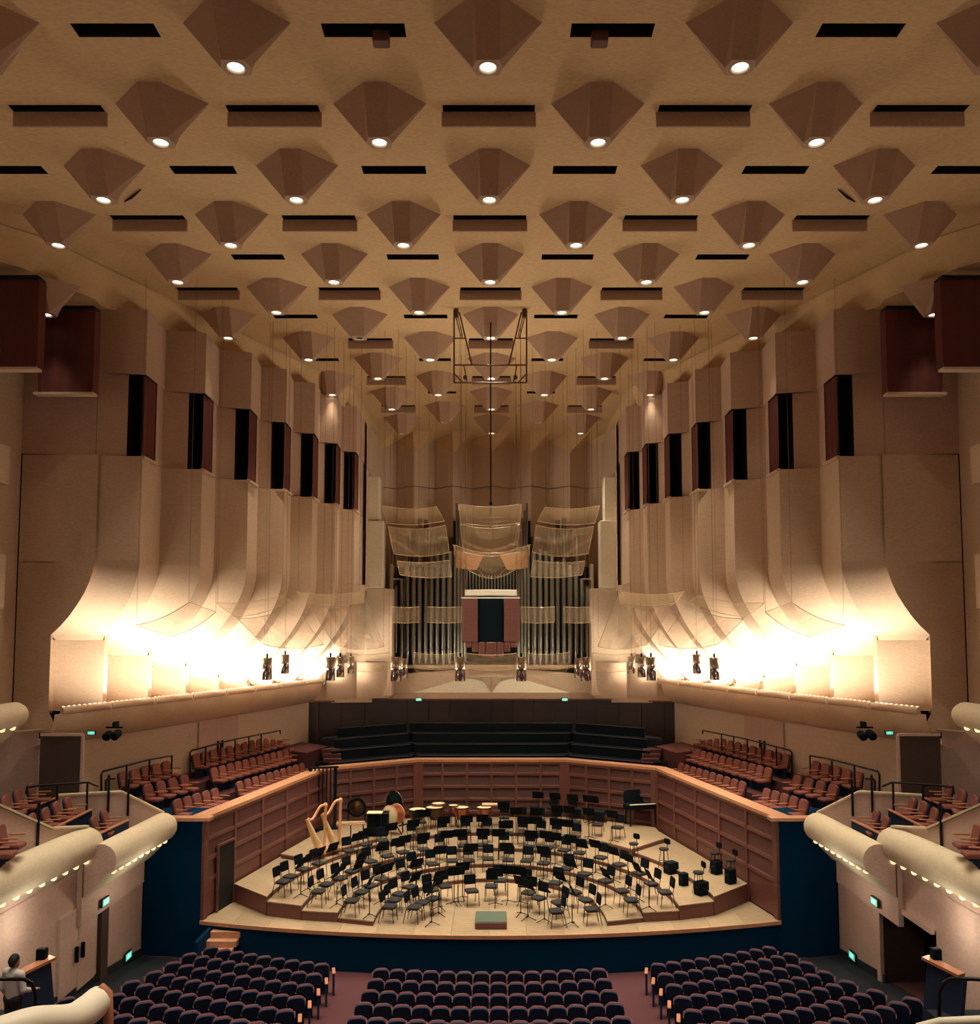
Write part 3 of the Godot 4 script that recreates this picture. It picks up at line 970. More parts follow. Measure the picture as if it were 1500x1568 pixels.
func build_stage() -> void:
	var o := thing("floor_stage", "pale wooden stage floor of long boards with a curved front edge", "stage", Vector3.ZERO, 0.0, "", "structure")
	var poly := stage_poly()
	var bw := 1.12
	var i := 0
	var x := -9.0
	while x < 9.0:
		var strip := PackedVector2Array([Vector2(x + 0.004, 20), Vector2(x + bw - 0.004, 20), Vector2(x + bw - 0.004, 40), Vector2(x + 0.004, 40)])
		for c in Geometry2D.intersect_polygons(poly, strip):
			var st := mb()
			prism(st, c, -0.05, 0.0)
			obj("floor_board", st, M.deck if i % 2 == 0 else M.deck_b, o)
		i += 1
		x += bw
	var st := mb()
	for k in 24:
		var xa := lerpf(-8.98, 8.98, k / 24.0)
		var xb := lerpf(-8.98, 8.98, (k + 1) / 24.0)
		quad(st, V(xa, -0.07, lip(xa)), V(xb, -0.07, lip(xb)), V(xb, -1.6, lip(xb)), V(xa, -1.6, lip(xa)))
	obj("stage_front", st, M.black_front, o)
	st = mb()
	for k in 24:
		var xa := lerpf(-8.98, 8.98, k / 24.0)
		var xb := lerpf(-8.98, 8.98, (k + 1) / 24.0)
		beam(st, V(xa, -0.05, lip(xa) - 0.01), V(xb, -0.05, lip(xb) - 0.01), 0.06, 0.11)
	obj("stage_nosing", st, M.rail_wood, o)
	st = mb()
	prism(st, poly, -0.3, -0.06, true, false)
	obj("sub_floor", st, M.pit, o)
	# enclosure walls
	var wl := thing("wall_stage_left", "reddish wood stage wall at the left with louvre panels and a dark doorway", "stage wall", Vector3.ZERO, 0.0, "", "structure")
	louvre_wall(wl, Vector2(-8.98, 26.0), Vector2(-7.05, 35.4), 0.0, 3.05, 5, 3, 1.15)
	var dr := thing("door_7", "dark doorway in the left stage wall beside the front steps", "door", Vector3.ZERO, 0.0, "", "structure")
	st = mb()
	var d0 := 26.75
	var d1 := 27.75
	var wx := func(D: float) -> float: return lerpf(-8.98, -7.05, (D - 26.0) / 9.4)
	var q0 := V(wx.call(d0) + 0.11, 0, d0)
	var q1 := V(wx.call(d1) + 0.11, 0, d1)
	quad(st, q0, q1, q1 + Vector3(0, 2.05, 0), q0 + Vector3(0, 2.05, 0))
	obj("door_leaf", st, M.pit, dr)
	st = mb()
	beam(st, q0 + Vector3(0, 2.07, 0), q1 + Vector3(0, 2.07, 0), 0.07, 0.07)
	beam(st, q0, q0 + Vector3(0, 2.07, 0), 0.07, 0.07, Vector3.RIGHT)
	beam(st, q1, q1 + Vector3(0, 2.07, 0), 0.07, 0.07, Vector3.RIGHT)
	obj("door_frame", st, M.red_wood, dr)
	var wr := thing("wall_stage_right", "reddish wood stage wall at the right with three rows of louvre panels", "stage wall", Vector3.ZERO, 0.0, "", "structure")
	louvre_wall(wr, Vector2(8.98, 26.0), Vector2(7.05, 35.4), 0.0, 3.05, 5, 3, 1.15)
	var w1 := thing("wall_stage_back", "reddish wood back wall of the stage in three angled louvred sections", "stage wall", Vector3.ZERO, 0.0, "", "structure")
	louvre_wall(w1, Vector2(-7.05, 35.4), Vector2(-3.34, 37.7), 0.0, 3.05, 4, 4, 0.8)
	louvre_wall(w1, Vector2(-3.34, 37.7), Vector2(3.34, 37.7), 0.0, 3.05, 6, 4, 0.8)
	louvre_wall(w1, Vector2(3.34, 37.7), Vector2(7.05, 35.4), 0.0, 3.05, 4, 4, 0.8)
	# the broad wooden coping all round
	var cp := thing("trim_1", "broad light wood coping on top of the stage walls", "coping", Vector3.ZERO, 0.0, "", "structure")
	var rim := [Vector2(-8.98, 25.9), Vector2(-7.05, 35.4), Vector2(-3.34, 37.7), Vector2(3.34, 37.7), Vector2(7.05, 35.4), Vector2(8.98, 25.9)]
	for k in 5:
		var a: Vector2 = rim[k]
		var b: Vector2 = rim[k + 1]
		var c := Vector2(0, 28.0)
		var na := ((b - a).orthogonal()).normalized()
		if na.dot(c - a) > 0.0: na = -na
		var wdt := 0.46
		st = mb()
		var p0 := a - na * 0.08
		var p1 := b - na * 0.08
		var e0 := (b - a).normalized() * wdt * (0.0 if k == 0 else 0.3)
		var e1 := (b - a).normalized() * wdt * (0.0 if k == 4 else 0.3)
		prism(st, PackedVector2Array([p0, p1, b + na * wdt + e1, a + na * wdt - e0]), 3.04, 3.15, true, true, true)
		obj("coping", st, M.rail_wood, cp)
	# steps up to the stage, left front
	var sp := thing("stage_steps", "short flight of carpeted steps up to the left front of the stage", "steps", Vector3.ZERO)
	for k in 5:
		st = mb()
		var D := lip(-8.0) + 0.30 - 0.25 * k
		bbox(st, V(-8.0 - 0.07 * k, -0.02 - 0.19 * k - 0.095, D), Vector3(0.95, 0.19, 0.28), 0.012)
		obj("tread", st, M.rail_wood, sp)
	st = mb()
	bbox(st, V(-8.62, -0.75, lip(-8.2) - 0.4), Vector3(0.10, 1.2, 1.5), 0.01)
	obj("cheek", st, M.black_front, sp)

# ---------------------------------------------------------------- choir terrace behind the stage
func terrace_seg(off: float) -> Array:
	return [Vector2(-8.05, 35.0 + off * 1.0), Vector2(-3.34 - off * 0.22, 37.9 + off), Vector2(3.34 + off * 0.22, 37.9 + off), Vector2(8.05, 35.0 + off * 1.0)]
func build_choir() -> void:
	var o := thing("trim_6", "dark stepped choir terrace behind the stage wall", "terrace", Vector3.ZERO, 0.0, "", "structure")
	for i in 5:
		var a := terrace_seg(0.3 + 0.92 * i)
		var b := terrace_seg(0.3 + 0.92 * (i + 1))
		var st := mb()
		prism(st, PackedVector2Array([a[0], a[1], a[2], a[3], b[3], b[2], b[1], b[0]]), 1.5, 2.28 + 0.40 * i)
		obj("terrace_step", st, M.dark_carpet, o)
	# benches: each row in three lengths
	for i in 4:
		var sg := terrace_seg(0.3 + 0.92 * i + 0.45)
		var fl := 2.28 + 0.40 * i
		for k in 3:
			var a: Vector2 = sg[k]
			var b: Vector2 = sg[k + 1]
			if k == 0: a = a.lerp(b, 0.22)
			if k == 2: b = b.lerp(a, 0.22)
			var pos: String = ["left-hand", "middle", "right-hand"][k]
			var t := thing("choir_bench", "long dark choir bench, %s length in the %s row up from the stage" % [pos, nth(i)], "bench", Vector3.ZERO, 0.0, "choir benches behind the stage")
			var ex := (V(b.x, 0, b.y) - V(a.x, 0, a.y)).normalized()
			var xf := Transform3D(Basis(ex, Vector3.UP, ex.cross(Vector3.UP)), V(a.x, fl, a.y))
			var L := a.distance_to(b) - 0.06
			var st := mb()
			bbox(st, Vector3(L / 2, 0.41, 0.02), Vector3(L, 0.07, 0.42), 0.015, xf)
			obj("seat", st, M.black, t)
			st = mb()
			bbox(st, Vector3(L / 2, 0.64, -0.22), Vector3(L, 0.42, 0.06), 0.015, xf)
			obj("backrest", st, M.black, t)
			st = mb()
			bbox(st, Vector3(L / 2, 0.865, -0.22), Vector3(L, 0.03, 0.09), 0.008, xf)
			obj("top_rail", st, M.dark_wood, t)
			var n := 4
			for j in n + 1:
				st = mb()
				box(st, Vector3(0.04 + (L - 0.08) * j / n, 0.19, 0.0), Vector3(0.05, 0.38, 0.34), xf)
				obj("support", st, M.black, t)
	# small carpeted landings with steps at both ends
	for s in [-1.0, 1.0]:
		var t := thing("terrace_landing", "reddish carpeted landing between the choir benches and the %s tier seats" % side_word(s), "landing")
		var st := mb()
		prism(st, PackedVector2Array([Vector2(8.1 * s, 36.4), Vector2(9.6 * s, 37.4), Vector2(9.4 * s, 40.2), Vector2(7.6 * s, 38.6)]), 2.2, 3.62)
		obj("platform", st, M.carpet, t)
		for k in 3:
			st = mb()
			bbox(st, V(7.35 * s - 0.1 * s * k, 3.5 - 0.17 * k, 37.9 - 0.3 * k), Vector3(0.8, 0.17, 0.32), 0.012)
			obj("step", st, M.carpet, t)
	# dark wood wall above the terrace
	var w := thing("wall_terrace", "dark wooden wall panelling above the choir terrace", "wall", Vector3.ZERO, 0.0, "", "structure")
	var line := [Vector2(-9.65, 40.5), Vector2(-5.4, 42.3), Vector2(5.4, 42.3), Vector2(9.65, 40.5)]
	for k in 3:
		var a: Vector2 = line[k]
		var b: Vector2 = line[k + 1]
		var n := 4 if k != 1 else 10
		for j in n:
			var u := V(lerpf(a.x, b.x, float(j) / n), 0, lerpf(a.y, b.y, float(j) / n))
			var v := V(lerpf(a.x, b.x, (j + 1.0) / n), 0, lerpf(a.y, b.y, (j + 1.0) / n))
			var e := (v - u).normalized()
			var st := mb()
			bbox(st, Vector3(u.distance_to(v) / 2, 3.95, 0), Vector3(u.distance_to(v) - 0.012, 3.0, 0.1), 0.012, Transform3D(Basis(e, Vector3.UP, e.cross(Vector3.UP)), u))
			obj("wall_panel", st, M.dark_wood, w)
		var st2 := mb()
		beam(st2, V(a.x, 5.48, a.y), V(b.x, 5.48, b.y), 0.2, 0.07)
		obj("wall_cap", st2, M.red_wood, w)
	var stt := mb()
	for s in [-1.0, 1.0]:
		quad(stt, V(9.65 * s, 2.4, 40.5), V(9.75 * s, 2.4, 41.5), V(9.75 * s, 5.5, 41.5), V(9.65 * s, 5.5, 40.5))
	prism(stt, PackedVector2Array([Vector2(-9.65, 40.5), Vector2(-5.4, 42.3), Vector2(5.4, 42.3), Vector2(9.65, 40.5), Vector2(9.0, 44), Vector2(-9.0, 44)]), 5.44, 5.46, true, false)
	obj("wall_top", stt, M.plaster, w)

# ---------------------------------------------------------------- cove light troughs
func build_cove_lights(s: float) -> void:
	for k in 8:
		var a := tube_line(k)
		var b := tube_line(k + 1)
		var A := mx(V(a.x, 6.5, a.y), s)
		var B := mx(V(b.x, 6.5, b.y), s)
		var o := thing("light_trough", "lit tan light trough under a cove on the %s wall, %s from the audience end" % [side_word(s), nth(k)], "light fixture", Vector3.ZERO, 0.0, "cove light troughs")
		var ex := (B - A).normalized()
		var out := ex.cross(Vector3.UP)
		if out.x * s > 0.0: out = -out             # towards the middle of the hall
		var L := A.distance_to(B)
		var st := mb()
		var ring := []
		for j in 9:
			var g := PI * (-0.15 + 1.25 * j / 8.0) - PI * 0.5
			ring.append(out * cos(g) * 0.15 + Vector3.UP * sin(g) * 0.15)
		st.set_smooth_group(0)
		for j in 8:
			quad(st, A + ex * 0.06 + ring[j], B - ex * 0.06 + ring[j], B - ex * 0.06 + ring[j + 1], A + ex * 0.06 + ring[j + 1])
		obj("housing", st, M.plaster, o)
		for e in [0.06, L - 0.06]:
			st = mb()
			for j in range(0, 8):
				tri(st, A + ex * e, A + ex * e + ring[j], A + ex * e + ring[j + 1])
			obj("end_cap", st, M.plaster, o)
		st = mb()
		bbox(st, Vector3(0, -0.02, 0.0), Vector3(0.16, 0.30, 0.24), 0.02, Transform3D(Basis(ex, Vector3.UP, ex.cross(Vector3.UP)), B - out * 0.02))
		obj("bracket", st, M.cream, o)
		var n := 9
		for j in n:
			st = mb()
			lathe(st, [Vector2(0.0, 0.06), Vector2(0.045, 0.045), Vector2(0.06, 0.0), Vector2(0.05, -0.05)], 8, Transform3D(Basis(), A + ex * (L * (j + 0.8) / (n + 0.6)) + Vector3(0, 0.10, 0) - out * 0.0))
			obj("bulb", st, M.strip, o)
		var l := AreaLight3D.new()
		l.name = "trough_light"
		l.area_size = Vector2(L * 0.8, 0.10)
		var dir := (out * 0.10 + Vector3(0, 0, -0.24) + Vector3.UP * 0.88).normalized()
		l.basis = Basis.looking_at(dir, Vector3.UP)
		l.position = (A + B) / 2 + Vector3(0, 0.19, 0) + out * 0.02
		l.light_color = COVE
		l.light_energy = L_COVE * (0.74 + 0.10 * k)
		l.area_range = 60.0
		l.area_attenuation = 2.0
		l.shadow_enabled = true
		o.add_child(l)

# ---------------------------------------------------------------- banners
func fold_banner(p0: Vector3, p1: Vector3, y0: float, y1: float, folds: int, amp: float, n: Vector3) -> SurfaceTool:
	var st := mb()
	grid(st, folds * 6, 10, func(u: float, v: float) -> Vector3:
		var a := p0.lerp(p1, u)
		var bunch := pow(clampf((v - 0.66) / 0.34, 0.0, 1.0), 1.5)
		return Vector3(a.x, lerpf(y1, y0, v), a.z) + n * (amp * sin(u * folds * TAU) * (0.25 + 0.2 * bunch) + amp * bunch * sin(v * 55.0 + u * 4.0) * 0.6))
	return st
func build_banners(s: float) -> void:
	for k in range(1, 8):
		var E := wall_E(k)
		var o := thing("wall_banner", "narrow rust-red banner in a wall slot on the %s, %s from the audience" % [side_word(s), nth(k - 1)], "banner", Vector3.ZERO, 0.0, "narrow banners in the side wall slots")
		var st := fold_banner(mx(V(E.x - 0.02, 0, E.y + 0.03), s), mx(V(E.x - 0.02, 0, E.y + 0.93), s), SLOT_LO + 0.03, SLOT_HI - 0.03, 3, 0.05, Vector3.RIGHT)
		obj("cloth", st, M.banner, o)
		st = mb()
		beam(st, mx(V(E.x - 0.02, SLOT_LO + 0.03, E.y + 0.03), s), mx(V(E.x - 0.02, SLOT_LO + 0.03, E.y + 0.93), s), 0.06, 0.05)
		obj("weight_bar", st, M.plaster, o)
	for q in [["inner", 62.0, 146.0, 474.0, 604.0, 23.6], ["outer", -34.0, 61.0, 428.0, 566.0, 22.0]]:
		var a := P(q[1], q[3], q[5])
		var b := P(q[2], q[3], q[5])
		var yb := P(q[2], q[4], q[5]).y
		var o := thing("wall_banner", "broad dark red banner hanging high on the %s wall, the %s one" % [side_word(s), q[0]], "banner", Vector3.ZERO, 0.0, "broad red banners")
		var st := fold_banner(mx(a, s), mx(b, s), yb, a.y, 4, 0.06, Vector3.BACK)
		obj("cloth", st, M.banner, o)
		st = mb()
		var r := mx(b, s)
		quad(st, r, r + Vector3(0, 0, -0.35), Vector3(r.x, yb, r.z - 0.35), Vector3(r.x, yb, r.z))
		obj("cloth_return", st, M.banner, o)
		st = mb()
		var m0 := mx(Vector3(a.x - 0.05, yb, a.z), s)
		var m1 := mx(Vector3(b.x + 0.07, yb, b.z), s)
		beam(st, m0, m1, 0.28, 0.07)
		obj("weight_bar", st, M.plaster, o)
		st = mb()
		beam(st, mx(Vector3(a.x, a.y + 0.04, a.z - 0.1), s), mx(Vector3(b.x, b.y + 0.04, b.z - 0.1), s), 0.4, 0.08)
		obj("head_box", st, M.slot_black, o)

# ---------------------------------------------------------------- bull-nosed box parapets
func parapet(o: Node3D, A: Vector3, B: Vector3, r: float, inward: Vector3, nb: int) -> void:
	# A near end, B far end: axis of the round top; inward = towards the hall
	var ex := (B - A).normalized()
	var prof := []
	prof.append(-inward * r * 1.0 + Vector3.UP * -0.55)
	for j in 13:
		var g := PI * (1.0 - 1.42 * j / 12.0)
		prof.append(inward * cos(g) * r + Vector3.UP * sin(g) * r)
	prof.append(inward * -0.10 + Vector3.UP * (-r * 1.55))
	prof.append(inward * -0.42 + Vector3.UP * (-r * 2.3))
	var st := mb()
	st.set_smooth_group(0)
	var L := A.distance_to(B)
	var ring := func(t: float) -> Array:
		var p := []
		for q in prof: p.append(A + ex * t + q)
		return p
	var rs := [ring.call(0.0), ring.call(L * 0.5), ring.call(L - r * 0.5)]
	# rounded far end
	for e in [0.55, 0.85, 1.0]:
		var p := []
		for q in prof: p.append(A + ex * (L - r * 0.5 + r * 0.5 * sin(e * PI / 2)) + q * lerpf(1.0, 0.55, 1.0 - cos(e * PI / 2)))
		rs.append(p)
	for i in rs.size() - 1:
		for j in prof.size() - 1:
			quad(st, rs[i][j], rs[i + 1][j], rs[i + 1][j + 1], rs[i][j + 1])
	obj("bullnose", st, M.cream, o)
	var flat := PackedVector2Array()
	for q in prof: flat.append(Vector2((q as Vector3).dot(inward), (q as Vector3).y))
	for e in [0, 1]:
		st = mb()
		var k := 1.0 if e == 0 else 0.55
		poly_cap(st, flat, func(q: Vector2) -> Vector3: return A + ex * (L * e) + (inward * q.x + Vector3.UP * q.y) * k)
		obj("end_face", st, M.lobby_paint, o)
	var bl := OmniLight3D.new()
	bl.name = "bulb_light"
	bl.position = A + ex * L * 0.4 + inward * 0.85 + Vector3.UP * -1.0
	bl.light_color = WARM
	bl.light_energy = 0.5
	bl.light_size = 0.1
	bl.omni_range = 60.0
	bl.omni_attenuation = 2.0
	bl.shadow_enabled = true
	o.add_child(bl)
	for j in nb:
		st = mb()
		var g := PI * (-0.36)
		var c := A + ex * (0.35 + (L - 0.85) * j / (nb - 1.0)) + inward * cos(g) * r + Vector3.UP * sin(g) * r
		var nrm := (inward * cos(g) + Vector3.UP * sin(g)).normalized()
		var bs := Basis(ex, nrm, ex.cross(nrm))
		lathe(st, [Vector2(0.0, 0.06), Vector2(0.05, 0.045), Vector2(0.085, -0.01)], 10, Transform3D(bs, c))
		obj("bulb", st, M.bulb, o)
func build_parapets(s: float) -> void:
	var inw := Vector3(-s, 0, 0)
	for q in [["far", V(-10.12, 2.98, 21.75), V(-9.98, 2.98, 25.7), 0.42, 9, "beside the stage"], ["near", V(-10.95, 3.35, 16.6), V(-10.62, 3.35, 22.2), 0.44, 11, "nearer the camera"], ["upper", V(-13.25, 6.62, 18.5), V(-13.1, 6.62, 23.0), 0.36, 9, "at the light trough level"]]:
		var o := thing("box_parapet", "cream bull-nosed parapet with bulbs beneath, %s side, %s" % [side_word(s), q[5]], "parapet", Vector3.ZERO, 0.0, "bull-nosed box parapets")
		parapet(o, mx(q[1], s), mx(q[2], s), q[3], inw, q[4])
		if q[0] != "upper":
			var st := mb()
			var c := (mx(q[1], s) + mx(q[2], s)) / 2
			var Lb: float = absf(q[1].z - q[2].z)
			box(st, c + Vector3((0.62 if q[0] == "far" else 0.05) * s, -0.85, 0), Vector3(0.14, 1.7, Lb - 0.1))
			obj("front_wall", st, M.lobby_paint, o)
	# low cream partitions with a coping, between the boxes
	for q in [["stage end", [[88, 1219, 24.0], [185, 1213.5, 25.0], [250, 1245.5, 25.55]]], ["middle", [[-20, 1227, 19.5], [78, 1270, 20.9], [132, 1267, 21.9]]]]:
		var o := thing("box_partition", "low beige box partition with a pale coping, %s side, %s" % [side_word(s), q[0]], "partition", Vector3.ZERO, 0.0, "box partitions")
		var pl: Array = q[1]
		for k in 2:
			var a := P(pl[k][0], pl[k][1], pl[k][2])
			var b := P(pl[k + 1][0], pl[k + 1][1], pl[k + 1][2])
			var st := mb()
			for e in [0.0, -0.1]:
				quad(st, mx(a + Vector3(0, 0, e), s), mx(b + Vector3(0, 0, e), s), mx(Vector3(b.x, 2.9 if k == 1 else 1.6, b.z + e), s), mx(Vector3(a.x, 2.9 if k == 1 else 1.6, a.z + e), s))
			obj("panel", st, M.lobby_paint, o)
			st = mb()
			beam(st, mx(a + Vector3(0, 0.02, -0.05), s), mx(b + Vector3(0, 0.02, -0.05), s), 0.16, 0.05)
			obj("coping", st, M.cream, o)
			if k == 0 or q[0] == "stage end":
				st = mb()
				var c := a.lerp(b, 0.82 if k == 0 else 0.2) + Vector3(0, 0.0, 0.08)
				tube(st, [mx(c + Vector3(0, 0.55, 0), s), mx(c + Vector3(0, -0.55, 0), s)], 0.035, 6)
				obj("post", st, M.steel_dark, o)

# ---------------------------------------------------------------- railings on the tier
func rail(label: String, pts: Array, posts: Array, drop: float, s: float) -> void:
	var o := thing("handrail", label, "handrail", Vector3.ZERO, 0.0, "dark tubular handrails")
	var w := []
	for p in pts: w.append(mx(P(p[0], p[1], p[2]), s))
	var st := mb()
	tube(st, w, 0.032, 6)
	obj("top_rail", st, M.steel_dark, o)
	for p in posts:
		var a := mx(P(p[0], p[1], p[2]), s)
		st = mb()
		tube(st, [a, a + Vector3(0, -drop, 0)], 0.03, 6)
		obj("post", st, M.steel_dark, o)
func build_railings(s: float) -> void:
	var w := side_word(s)
	rail("dark tubular handrail behind the short back row of the %s tier" % w, [[155, 1212, 25.2], [155, 1186, 25.2], [158, 1181, 25.2], [229, 1163, 28.2], [263, 1157, 29.6], [263.5, 1160, 29.6]], [[194, 1172, 26.7], [229, 1163, 28.2], [263, 1158, 29.6]], 1.0, s)
	rail("dark tubular handrail behind the long back row of the %s tier" % w, [[291, 1185, 30.4], [291, 1152, 30.4], [294, 1149, 30.4], [360, 1132, 33.6], [400, 1124, 35.6], [429, 1118.5, 37.0], [429, 1124, 37.0]], [[315, 1143, 31.4], [338, 1138, 32.5], [360, 1132.5, 33.6], [381, 1128, 34.6], [400, 1124, 35.6]], 0.9, s)
	rail("short dark handrail stub by the aisle of the %s tier" % w, [[162, 1213, 25.2], [162, 1195, 25.2], [165, 1192.5, 25.2], [176, 1192.5, 25.6]], [], 1.0, s)
	rail("low dark handrail along the top of the %s side box" % w, [[40, 1216, 22.8], [41, 1206, 22.8], [60, 1203, 23.0], [135, 1198, 24.2], [150, 1204, 24.6]], [[88, 1202, 23.4], [134, 1198, 24.2]], 0.85, s)

# ---------------------------------------------------------------- exit signs and wall devices
func exit_sign(label: String, at: Vector3, turn: float, wd: float, text := true) -> void:
	var o := thing("exit_sign", label, "exit sign", at, turn, "green exit signs")
	var st := mb()
	bbox(st, Vector3(0, 0, 0.03), Vector3(wd, wd * 0.55, 0.06), 0.008)
	obj("case", st, M.sign_case, o)
	st = mb()
	box(st, Vector3(0, 0, 0.0655), Vector3(wd - 0.05, wd * 0.55 - 0.05, 0.006))
	obj("face", st, M.sign, o)
	if text:
		var tm := TextMesh.new()
		var f := SystemFont.new()
		f.font_names = PackedStringArray(["Droid Sans"])
		tm.font = f
		tm.text = "EXIT"
		tm.font_size = 32
		tm.pixel_size = wd * 0.0098
		tm.depth = 0.006
		var mi := MeshInstance3D.new()
		mi.name = "lettering"
		mi.mesh = tm
		mi.material_override = M.sign_text
		mi.position = Vector3(0, 0, 0.073)
		o.add_child(mi)
	var l := OmniLight3D.new()
	l.name = "sign_light"
	l.position = Vector3(0, 0, 0.12)
	l.light_color = Color(0.2, 0.8, 0.7)
	l.light_energy = 0.01
	l.light_size = 0.1
	l.omni_range = 60.0
	l.omni_attenuation = 2.0
	l.shadow_enabled = true
	o.add_child(l)
func build_signs(s: float) -> void:
	var w := side_word(s)
	exit_sign("green exit sign above the doors in the %s stalls wall" % w, mx(V(-10.56, 1.55, 22.95), s), -PI / 2 * s, 0.42)
	exit_sign("small green exit sign low on the %s stalls wall near the stage" % w, mx(V(-10.72, -0.62, 24.85), s), -PI / 2 * s, 0.44)
	var p := mx(P(141, 1122, 25.3), s)
	exit_sign("bright green exit sign high by the dark doorway of the %s tier" % w, p, 0.0, 0.26, false)
	p = mx(P(357, 1087, 33.6), s)
	p.x -= 0.12 * -s
	exit_sign("faint green exit sign under the troughs on the %s tier wall" % w, p, 0.0, 0.22, false)
	exit_sign("green exit sign on the top edge of the dark terrace wall, %s one" % w, mx(P(641, 1071, 42.1), s), 0.0, 0.34)
	# a dark projector-like device on the tier wall
	var q := mx(P(175, 1122, 26.0), s)
	var o := thing("stage_spotlight", "dark twin stage spotlight on a bracket beside the %s upper exit sign" % w, "spotlight", q)
	for e in [[-0.17, -0.03, 0.30], [0.10, 0.0, 0.34]]:
		var st := mb()
		lathe(st, [Vector2(0.0, 0.0), Vector2(0.10, 0.0), Vector2(0.13, 0.08), Vector2(0.13, e[2]), Vector2(0.11, e[2] + 0.02), Vector2(0.0, e[2] + 0.01)], 12, Transform3D(Basis(Vector3.RIGHT, PI / 2 + 0.3), Vector3(e[0], e[1], -0.1)))
		obj("lamp_barrel", st, M.black, o)
	var st2 := mb()
	box(st2, Vector3(-0.03, 0.16, -0.05), Vector3(0.5, 0.05, 0.08))
	box(st2, Vector3(-0.03, 0.24, -0.15), Vector3(0.08, 0.18, 0.3))
	obj("bracket", st2, M.black, o)

# ---------------------------------------------------------------- fixed seats
func make_seat(n: String, cat: String, w: float, tipped := false) -> Node3D:      # the sitter looks along -z
	var o := thing(n, "x", cat)
	o.set_meta("base", n)
	var lean := Transform3D(Basis(Vector3.RIGHT, -0.20), Vector3(0, 0.36, 0.14))
	lean.basis = Basis(Vector3.RIGHT, 0.20)
	var st := mb()
	pad(st, rrect(w, 0.53, 0.13, 4, 0.05), 0.035, 0.075, 0.012, lean)
	obj("back_shell", st, M.navy, o)
	st = mb()
	pad(st, rrect(w - 0.01, 0.545 if not tipped else 0.538, 0.135, 4, 0.05), -0.045, 0.034, 0.022, lean)
	obj("back_cushion", st, M.salmon if not tipped else M.mauve, o)
	st = mb()
	pad(st, rrect(w - 0.03, 0.44, 0.07, 3), 0.36, 0.46, 0.03, Transform3D(Basis(Vector3.RIGHT, Vector3(0, 0, -1), Vector3.UP), Vector3(0, 0, 0.16)) if not tipped else Transform3D(Basis(Vector3.RIGHT, 0.12), Vector3(0, 0.36, -0.40)))
	obj("seat_cushion", st, M.navy if tipped else M.salmon, o)
	for e in [-1, 1]:
		st = mb()
		bbox(st, Vector3(e * (w / 2 - 0.005), 0.615, -0.05), Vector3(0.045, 0.035, 0.36), 0.010)
		obj("armrest", st, M.armrest if not tipped else M.mauve, o)
	st = mb()
	bbox(st, Vector3(0, 0.19, 0.06), Vector3(w - 0.03, 0.38, 0.16), 0.02)
	obj("pedestal", st, M.navy, o)
	return o
func px_of(v: Vector3) -> float:
	var c := Basis(Vector3.RIGHT, -TILT) * (v - CAM)
	return PPX + FOC * c.x / -c.z
func t_at(i: int, px: float) -> float:
	var a := 0.0
	var b := 1.1
	for k in 30:
		var m := (a + b) / 2
		if px_of(tier_pt(i, m)) < px: a = m
		else: b = m
	return a
var tier_src: Node3D
func put_tier_seat(label: String, at: Vector3, turn: float, group: String) -> void:
	if tier_src == null:
		tier_src = make_seat("tier_seat", "seat", 0.46)
		tier_src.position = at
		tier_src.rotation.y = turn
		tag(tier_src, label, "", group)
	else: copy(tier_src, label, at, turn, group)
